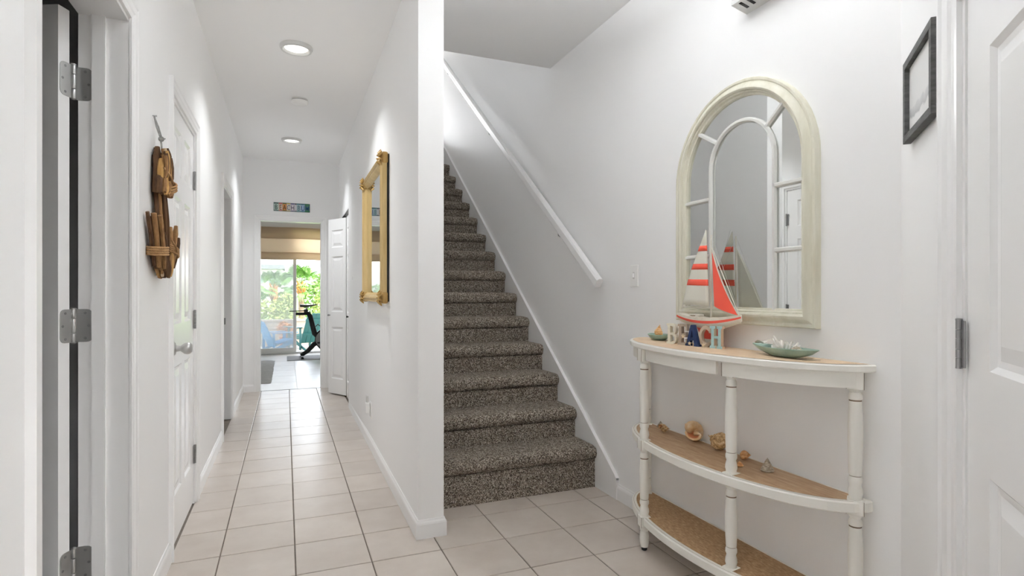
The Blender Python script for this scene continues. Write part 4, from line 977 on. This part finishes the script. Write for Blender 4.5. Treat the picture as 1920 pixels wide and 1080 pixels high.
# sliding door
wdw = obj('window_1', bmesh.new(), M['trim']); wdw['kind'] = 'structure'; wdw['label'] = 'sliding glass door to the patio with its panel slid open'
bm = bmesh.new(); bpy.data.objects.remove(wdw)
for (a, b, c, e) in ((GX0, GX0 + .05, 0, GZT), (GX1 - .05, GX1, 0, GZT), (GX0, GX1, GZT - .05, GZT), (GX0, GX1, -.0, .035)): fbox(bm, FB, a, b, -.13, -.01, c, e)
wdw = struct('window_1', bm, M['trim'], 'sliding glass door to the patio with its panel slid open')
def sash(x0, x1, d):
    t = .052; bm = bmesh.new()
    for (a, b, c, e) in ((x0, x0 + t, .036, GZT - .05), (x1 - t, x1, .036, GZT - .05), (x0 + t, x1 - t, .036, .11), (x0 + t, x1 - t, GZT - .11, GZT - .05)): fbox(bm, FB, a, b, d - .035, d, c, e)
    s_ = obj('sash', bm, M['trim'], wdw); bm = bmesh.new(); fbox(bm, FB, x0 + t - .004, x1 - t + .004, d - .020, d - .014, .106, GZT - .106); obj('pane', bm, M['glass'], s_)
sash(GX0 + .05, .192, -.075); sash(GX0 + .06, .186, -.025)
bm = bmesh.new(); fbox(bm, FB, GX0, GX1, -.13, .012, -.002, .004); obj('track', bm, M['nickel_dark'], wdw)
portal((.2, RY1 + .25, 1.2), (R(-90), 0, 0), 2.2, 2.3)
# roman shade
shd = thing('roman_shade', 'beige fabric roman shade gathered at the top of the sliding door', 'window shade', (.2, RY1 - .1, 2.4))
def linen(name, col, tr):
    k = NM(name, col, .9, 0, .1); t_ = k.node('ShaderNodeBsdfTranslucent'); t_.inputs['Color'].default_value = lin(col)
    m_ = k.node('ShaderNodeMixShader'); m_.inputs[0].default_value = tr; k.link(k.b.outputs[0], m_.inputs[1]); k.link(t_.outputs[0], m_.inputs[2]); k.link(m_.outputs[0], k.n['Material Output'].inputs[0])
    k.bump(k.noise(k.coord((1, 1, 1)), 400, 2), .2, .001); return k.m
M['linen_a'] = linen('linen_beige', (222, 204, 184), .6); M['linen_b'] = linen('linen_light', (238, 222, 208), .72)
for nm, za, zb, d0, mm in (('valance', 2.185, 2.40, .12, 'linen_a'), ('fold', 1.905, 2.20, .095, 'linen_b'), ('hem_fold', 1.79, 1.93, .11, 'linen_a')):
    bm = bmesh.new(); rows = []
    for dd, zz in ((d0 - .035, za + .015), (d0 - .012, za), (d0, za + .008), (d0 + .004, (za + zb) / 2), (d0 - .004, zb), (d0 - .035, zb)):
        rows.append([bm.verts.new(FB.p(GX0 - .08 + (GX1 - GX0 + .16) * i / 30, dd + .003 * math.sin(i * .9), zz + .004 * math.sin(i * .5))) for i in range(31)])
    for a, b in zip(rows, rows[1:] + rows[:1]):
        for i in range(30): bm.faces.new((a[i], a[i + 1], b[i + 1], b[i]))
    bm.faces.new([r_[0] for r_ in rows]); bm.faces.new([r_[-1] for r_ in reversed(rows)]); obj(nm, bm, M[mm], shd, True, angle=60)
bm = bmesh.new(); fbox(bm, FB, GX0 - .06, GX1 + .06, .0, .09, 2.36, 2.40); obj('headrail', bm, M['linen_a'], shd)
# rugs
M['rug'] = plain('grey_shag', (206, 204, 202), 1, spec=.05, bump=.6, bscale=60, bdist=.01, var=(168, 166, 164), vscale=14, stretch=(1, 6, 1))
def rug(name, label, cat, x0, x1, y0, y1, h, mat, wob, z=0.0):
    bm = bmesh.new(); n, m = 20, 40; g = []
    for j in range(m + 1):
        row = []
        for i in range(n + 1):
            e = i in (0, n) or j in (0, m); x = x0 + (x1 - x0) * i / n + random.uniform(-wob, wob); y = y0 + (y1 - y0) * j / m + random.uniform(-wob, wob)
            row.append(bm.verts.new((x, y, z if e else z + h * random.uniform(.75, 1.1))))
        g.append(row)
    for j in range(m):
        for i in range(n): bm.faces.new((g[j][i], g[j][i + 1], g[j + 1][i + 1], g[j + 1][i]))
    lo = [bm.verts.new((x, y, z)) for x, y in ((x0, y0), (x1, y0), (x1, y1), (x0, y1))]; bm.faces.new(lo)
    o = obj(name, bm, mat, None, True); tag(o, label, cat); recenter(o, ((x0 + x1) / 2, (y0 + y1) / 2, 0)); return o
rug('shag_rug', 'grey shaggy rug on the pale floor just beyond the doorway', 'rug', -1.30, -.175, 7.80, 10.40, .022, M['rug'], .012)
o = obj('exercise_mat', B(.02, 1.75, 10.30, 11.02, .0005, .008, .002), plain('grey_rubber_mat', (132, 130, 128), .8, bump=.2, bscale=80)); tag(o, 'thin grey mat under the exercise bike', 'mat'); recenter(o, (.9, 10.66, 0))

# ------------------------------------------------------------------ exercise bike (seen through the doorway)
bk = thing('exercise_bike', 'black exercise bike with brown saddle by the sliding glass door', 'exercise bike', (.70, 10.65, .008))
BY = 10.65
def part(nm, fn, mat, sm=True, par=None): b_ = bmesh.new(); fn(b_); return obj(nm, b_, mat, par or bk, sm, angle=45)
part('rear_stabilizer', lambda b_: (tube(b_, [(.27, BY - .26, .030), (.27, BY + .26, .030)], .022, 10)), M['black'])
for s_ in (-1, 1): part('levelling_foot', lambda b_: lathe(b_, [(.03, .009), (.03, .016), (.012, .022), (.012, .03)], 12, (.27, BY + s_ * .24, 0)), M['black'])
part('front_stabilizer', lambda b_: tube(b_, [(1.22, BY - .26, .030), (1.22, BY + .26, .030)], .022, 10), M['black'])
part('lower_beam', lambda b_: tube(b_, [(.25, BY, .050), (.36, BY, .12), (.47, BY, .24), (.62, BY, .31)], [.034, .038, .045, .05], 10), M['black_matte'])
part('front_beam', lambda b_: tube(b_, [(1.22, BY, .04), (1.05, BY, .16), (.80, BY, .30)], .035, 10), M['black_matte'])
part('seat_tube', lambda b_: tube(b_, [(.36, BY, .815), (.41, BY, .74), (.44, BY, .60), (.48, BY, .44), (.58, BY, .34)], [.035, .042, .043, .048, .05], 12), M['black_matte'])
part('seat_slider', lambda b_: (box(b_, .165, .40, BY - .024, BY + .024, .765, .815, .008), tube(b_, [(.06, BY, .838), (.34, BY, .845)], .008, 8), box(b_, .30, .37, BY - .03, BY + .03, .81, .87, .006)), M['black'])
part('seat_post', lambda b_: tube(b_, [(.345, BY, .86), (.345, BY, .925)], .016, 10), M['nickel'])
def saddle(b_):
    rows = []
    for i in range(13):
        t = i / 12; x = .235 + .30 * t; w = .075 * (1 - t) ** .8 + .016; zt = .962 - .012 * math.sin(math.pi * t) + .004 * t; th_ = .040 * (1 - t) ** .6 + .012
        rows.append([b_.verts.new((x, BY + w * math.cos(2 * math.pi * k / 12), zt - th_ / 2 + th_ / 2 * math.sin(2 * math.pi * k / 12))) for k in range(12)])
    for a, b in zip(rows, rows[1:]):
        for k in range(12): b_.faces.new((a[k], a[(k + 1) % 12], b[(k + 1) % 12], b[k]))
    b_.faces.new(rows[0]); b_.faces.new(list(reversed(rows[-1])))
part('saddle', saddle, plain('saddle_brown_black', (52, 40, 30), .5))
part('flywheel', lambda b_: lathe(b_, [(.06, -.03), (.20, -.03), (.215, -.02), (.215, .02), (.20, .03), (.06, .03)], 36, (.70, BY, .33), mtx=Matrix.Rotation(R(90), 4, 'X')), M['black'])
part('drive_cover', lambda b_: lathe(b_, [(.0, -.012), (.12, -.010), (.16, .0), (.165, .02)], 32, (.66, BY - .05, .33), mtx=Matrix.Rotation(R(90), 4, 'X')), M['nickel_dark'])
part('crank', lambda b_: (tube(b_, [(.68, BY - .07, .34), (.57, BY - .075, .28)], .012, 8), box(b_, .52, .61, BY - .15, BY - .08, .262, .285, .005), tube(b_, [(.68, BY + .07, .34), (.80, BY + .075, .40)], .012, 8), box(b_, .76, .85, BY + .08, BY + .15, .39, .413, .005)), M['black'])
part('brake_cable', lambda b_: tube(b_, [(.50, BY - .03, .56), (.53, BY - .04, .60), (.57, BY - .04, .57), (.60, BY - .03, .50), (.66, BY, .50)], .009, 8), M['black'])
part('front_post', lambda b_: tube(b_, [(.80, BY, .40), (.92, BY, .75), (.98, BY, 1.05)], [.05, .04, .03], 12), M['black_matte'])
part('handlebar', lambda b_: (tube(b_, [(.80, BY - .20, 1.12), (1.0, BY - .20, 1.06), (1.0, BY + .20, 1.06), (.80, BY + .20, 1.12)], .016, 10)), M['black'])
part('tablet_screen', lambda b_: box(b_, 1.04, 1.07, BY - .25, BY + .25, 1.12, 1.42, .008), M['black'])

# ------------------------------------------------------------------ patio and garden
struct('floor_patio', B(-4, 5, RY1 + .15, 13.8, -.12, -.02), plain('patio_concrete', (204, 196, 184), .9, bump=.3, bscale=60), 'sunlit patio floor outside the sliding door')
bm = bmesh.new(); box(bm, -6, .62, 13.5, 13.64, -.6, .53); box(bm, -6.02, .64, 13.48, 13.66, .53, .57); box(bm, -6, .62, 13.485, 13.5, .37, .395)
struct('wall_patio', bm, plain('patio_wall_stucco', (178, 168, 154), .9, bump=.4, bscale=90), 'low beige stucco wall around the patio')
struct('ground', B(-60, 60, 13.8, 120, -1.3, -1.1), plain('lawn_green', (110, 140, 70), 1, var=(90, 124, 60)), 'green lawn beyond the patio wall')
def adirondack(label, col, x, y, rz, sc=.84):
    t = thing('adirondack_chair', label, 'chair', (x, y, -.02), None, rz); t.scale = (sc, sc, sc); m = plain('painted_deck_slat', col, .5, bump=.1, bscale=30)
    def sl(nm, fn): b_ = bmesh.new(); fn(b_); obj(nm, b_, m, t, local=True)
    for i in range(4):                             # back slats (chair faces +y), reclined
        xx = -.235 + i * .119; mt = Matrix.Translation((xx + .056, -.18, .16)) @ Matrix.Rotation(R(26), 4, 'X')
        sl('back_slat', lambda b_: box(b_, -.056, .056, -.011, .011, 0, .84 - .05 * abs(i - 1.5) / 1.5, .003, 0, mt))
    for z, w in ((.22, .25), (.62, .26)):
        mt = Matrix.Translation((0, -.18 - .022, .16)) @ Matrix.Rotation(R(26), 4, 'X'); sl('back_rail', lambda b_: box(b_, -w, w, -.012, .010, z, z + .06, .002, 0, mt))
    for i in range(5): sl('seat_slat', lambda b_: box(b_, -.26, .26, -.10 + i * .094, -.014 + i * .094, .245 + i * .022, .265 + i * .022, .002, 0))
    for s_ in (-1, 1):
        sl('armrest', lambda b_: box(b_, s_ * .33 - .065, s_ * .33 + .065, -.34, .40, .54, .562, .004)); sl('front_leg', lambda b_: box(b_, s_ * .285 - .012, s_ * .285 + .012, .28, .38, 0, .54, .003))
        sl('side_rail', lambda b_: prism(b_, [(-.55, 0), (-.43, 0), (.38, .24), (.38, .34), (.30, .34)], s_ * .265 - .011, s_ * .265 + .011, Matrix(((0, 0, 1, 0), (1, 0, 0, 0), (0, 1, 0, 0), (0, 0, 0, 1)))))
        sl('rear_leg', lambda b_: box(b_, s_ * .30 - .011, s_ * .30 + .011, -.32, -.25, 0, .54, .003))
adirondack('teal slatted patio chair seen from behind through the open door', (36, 100, 96), .40, 12.75, R(26))
adirondack('light blue slatted patio chair behind the hazy glass panel', (82, 150, 192), -.14, 12.3, R(-62), .70)
def leafmesh(name, n, size, cx, spread, seed, shape=1.0):
    rnd = random.Random(seed); bm = bmesh.new()
    for i in range(n):
        while True:
            p = Vector((rnd.uniform(-1, 1), rnd.uniform(-1, 1), rnd.uniform(-1, 1)))
            if .35 < p.length < 1: break
        p = Vector((p.x * spread[0], p.y * spread[1], p.z * spread[2])); s_ = size * rnd.uniform(.6, 1.3)
        a = Vector((rnd.gauss(0, 1), rnd.gauss(0, 1), rnd.gauss(0, .7))).normalized(); b = a.orthogonal().normalized()
        b = (b * math.cos(rnd.uniform(0, 6)) + a.cross(b) * math.sin(rnd.uniform(0, 6))).normalized()
        q = [p - a * s_, p + b * s_ * .42, p + a * s_, p - b * s_ * .42]; bm.faces.new([bm.verts.new(v) for v in q])
    me = bpy.data.meshes.new(name); bm.to_mesh(me); bm.free(); return me
M['leaf_a'] = plain('leaf_mid_green', (70, 104, 42), .6, var=(104, 134, 62), vscale=3); M['leaf_b'] = plain('leaf_yellow_green', (104, 124, 52), .6, var=(146, 156, 86), vscale=3)
M['leaf_c'] = plain('leaf_orange', (206, 120, 48), .6, var=(222, 168, 78), vscale=12); M['bark'] = plain('palm_bark', (124, 104, 88), .95, bump=1, bscale=14, bdist=.03, var=(92, 74, 60), vscale=6)
M['boot'] = plain('dead_frond_boots', (176, 120, 62), .9, var=(140, 88, 44), vscale=12); M['frond'] = plain('palm_frond_green', (68, 106, 46), .55, var=(108, 144, 70), vscale=2)
def shrub(label, x, y, z, spread, n, size, mat, seed, grp='shrubs beyond the patio'):
    t = thing('shrub', label, 'shrub', (x, y, -1.1 if y > 13.7 else -.02), grp)
    me = leafmesh('foliage', n, size, 0, spread, seed); me.materials.append(mat)
    o = bpy.data.objects.new('foliage', me); C.objects.link(o); o.parent = t; o.location = (0, 0, z - t.location.z)
    bm = bmesh.new(); base = t.location.z
    for k_ in range(4): tube(bm, [(x, y, base), (x + .25 * spread[0] * math.cos(k_ * 1.6), y + .25 * spread[1] * math.sin(k_ * 1.6), z), (x + .6 * spread[0] * math.cos(k_ * 1.6), y + .5 * spread[1] * math.sin(k_ * 1.6), z + .4 * spread[2])], [.03, .02, .008], 6)
    obj('stem', bm, M['bark'], t)
shrub('yellow-green bush showing beside the teal chair', .98, 14.6, .62, (.42, .5, .62), 900, .055, M['leaf_b'], 1)
shrub('round green shrub behind the low patio wall under the palms', -.55, 22, .20, (1.1, .9, .75), 1600, .09, M['leaf_b'], 2)
shrub('tall green shrub at the open end of the patio wall', 1.35, 22, .85, (.75, .8, 1.1), 1600, .09, M['leaf_a'], 3)
shrub('leafy shrub between the two palms', .02, 25, .45, (.42, .7, .75), 1300, .10, M['leaf_b'], 4)
shrub('broad dark shrub at the side of the garden', -2.3, 26, .5, (1.2, 1, 1.1), 1500, .1, M['leaf_a'], 5)
shrub('tall airy shrub beside the grey roof', 2.15, 33, 1.5, (.55, .8, 1.3), 700, .10, M['leaf_a'], 6)
pt = thing('potted_croton', 'orange-leaved plant in a pot beside the blue chair', 'potted plant', (-.02, 13.2, -.02))
bm = bmesh.new(); lathe(bm, [(.08, -.02), (.11, .19), (.12, .20), (.12, .22), (.10, .22)], 20, (-.02, 13.2, 0)); obj('pot', bm, plain('terracotta_pot', (196, 140, 110), .8), pt, True, angle=40)
me = leafmesh('foliage', 220, .045, 0, (.16, .10, .17), 9); me.materials.append(M['leaf_c']); o = bpy.data.objects.new('foliage', me); C.objects.link(o); o.parent = pt; o.location = (0, 0, .40)
# fan palms
def frond_mesh():
    bm = bmesh.new(); tube(bm, [(0, 0, 0), (.45, 0, .06), (.8, 0, .02)], [.02, .014, .01], 5)
    for k_ in range(17):
        a = R(-105 + 210 * k_ / 16); l = .62 - .16 * abs(k_ - 8) / 8; d = Vector((math.cos(a), math.sin(a), -.25 * abs(math.sin(a)) - .1)); s_ = Vector((-math.sin(a), math.cos(a), 0)) * .040
        p0 = Vector((.8, 0, .02)); p1 = p0 + d * l * .55 + Vector((0, 0, .04)); p2 = p0 + d * l + Vector((0, 0, -.10))
        quad(bm, [p0, p1 - s_, p1 + Vector((0, 0, .02)), p0 + Vector((0, 0, .004))]); quad(bm, [p0, p0 + Vector((0, 0, .004)), p1 + Vector((0, 0, .02)), p1 + s_])
        quad(bm, [p1 - s_, p2, p2 + Vector((0, 0, .004)), p1 + Vector((0, 0, .02))]); quad(bm, [p1 + Vector((0, 0, .02)), p2 + Vector((0, 0, .004)), p2, p1 + s_])
    me = bpy.data.meshes.new('frond'); bmesh.ops.recalc_face_normals(bm, faces=bm.faces); bm.to_mesh(me); bm.free(); me.materials.append(M['frond']); return me
FM = frond_mesh()
def palm(label, x, y, ztop, sc, n, seed, rt=.18):
    rnd = random.Random(seed); t = thing('palm_tree', label, 'palm tree', (x, y, -1.1), 'fan palms in the garden')
    bm = bmesh.new(); tube(bm, [(x, y, -1.1), (x + .03, y, 0), (x - .02, y, ztop - .5), (x, y, ztop)], [rt * 1.1, rt * .9, rt * .85, rt * .7], 12); obj('trunk', bm, M['bark'], t, True)
    bm = bmesh.new()
    for k_ in range(26):
        a = k_ * 2.4; z = ztop - .75 + .7 * k_ / 26; p = Vector((x, y, z)); d = Vector((math.cos(a), math.sin(a), .9)); tube(bm, [p + Vector((math.cos(a), math.sin(a), 0)) * rt * .6, p + Vector((math.cos(a) * rt * 1.1, math.sin(a) * rt * 1.1, .12)), p + Vector((math.cos(a) * rt * 1.6, math.sin(a) * rt * 1.6, .26))], [.07, .05, .02], 5)
    obj('boots', bm, M['boot'], t)['kind'] = 'stuff'
    for k_ in range(n):
        o = bpy.data.objects.new('frond', FM); C.objects.link(o); o.parent = t
        el = R(rnd.uniform(-35, 75)); o.location = (0, 0, ztop + 1.1 - .1 + .1 * math.sin(el)); o.rotation_euler = (rnd.uniform(-.5, .5), -el, k_ * 2.4 + rnd.uniform(-.3, .3)); s_ = sc * rnd.uniform(.85, 1.1); o.scale = (s_, s_, s_)
palm('fan palm with orange-brown trunk top seen through the open door', .86, 36, 1.75, .98, 38, 3, .19)
palm('pale fan palm seen through the hazy glass panel', -.57, 31, 1.50, .72, 34, 5, .13)
# houses far behind
M['bld_a'] = plain('far_house_pale', (190, 188, 184), .9); M['bld_w'] = plain('far_window_blue', (96, 114, 132), .25); M['bld_r'] = plain('far_roof_grey', (112, 116, 122), .9)
hs = thing('house', 'flat-roofed pale house with blue-grey windows far beyond the palms', 'house', (-2.6, 72, -1.1))
obj('walls', B(-5.6, -.25, 70, 76, -1.1, 4.0), M['bld_a'], hs); obj('flat_roof', B(-5.8, -.1, 69.7, 76.3, 3.95, 4.45), M['bld_r'], hs)
for xa, xb in ((-5.2, -3.9), (-3.5, -2.3), (-1.9, -.5)):
    w_ = obj('window', B(xa, xb, 69.9, 70.05, 2.3, 3.3), M['bld_a'], hs); obj('pane', B(xa + .08, xb - .08, 69.86, 69.92, 2.38, 3.22), M['bld_w'], w_)
hs = thing('house', 'house with grey hip roof far behind the garden', 'house', (4.6, 74, -1.1))
obj('walls', B(2.2, 8, 70.5, 77, -1.1, 3.1), M['bld_a'], hs)
bm = bmesh.new(); bs = [bm.verts.new(v) for v in ((1.9, 70, 3.1), (8.3, 70, 3.1), (8.3, 77.5, 3.1), (1.9, 77.5, 3.1))]; ap = [bm.verts.new((3.9, 73.6, 4.55)), bm.verts.new((6.3, 73.6, 4.55))]
bm.faces.new((bs[0], bs[1], ap[1], ap[0])); bm.faces.new((bs[1], bs[2], ap[1])); bm.faces.new((bs[2], bs[3], ap[0], ap[1])); bm.faces.new((bs[3], bs[0], ap[0])); bm.faces.new(list(reversed(bs)))
obj('hip_roof', bm, M['bld_r'], hs)
for xa in (2.6, 4.4, 6.2): w_ = obj('window', B(xa, xa + .9, 70.4, 70.55, 1.2, 2.4), M['bld_a'], hs); obj('pane', B(xa + .07, xa + .83, 70.36, 70.42, 1.27, 2.33), M['bld_w'], w_)
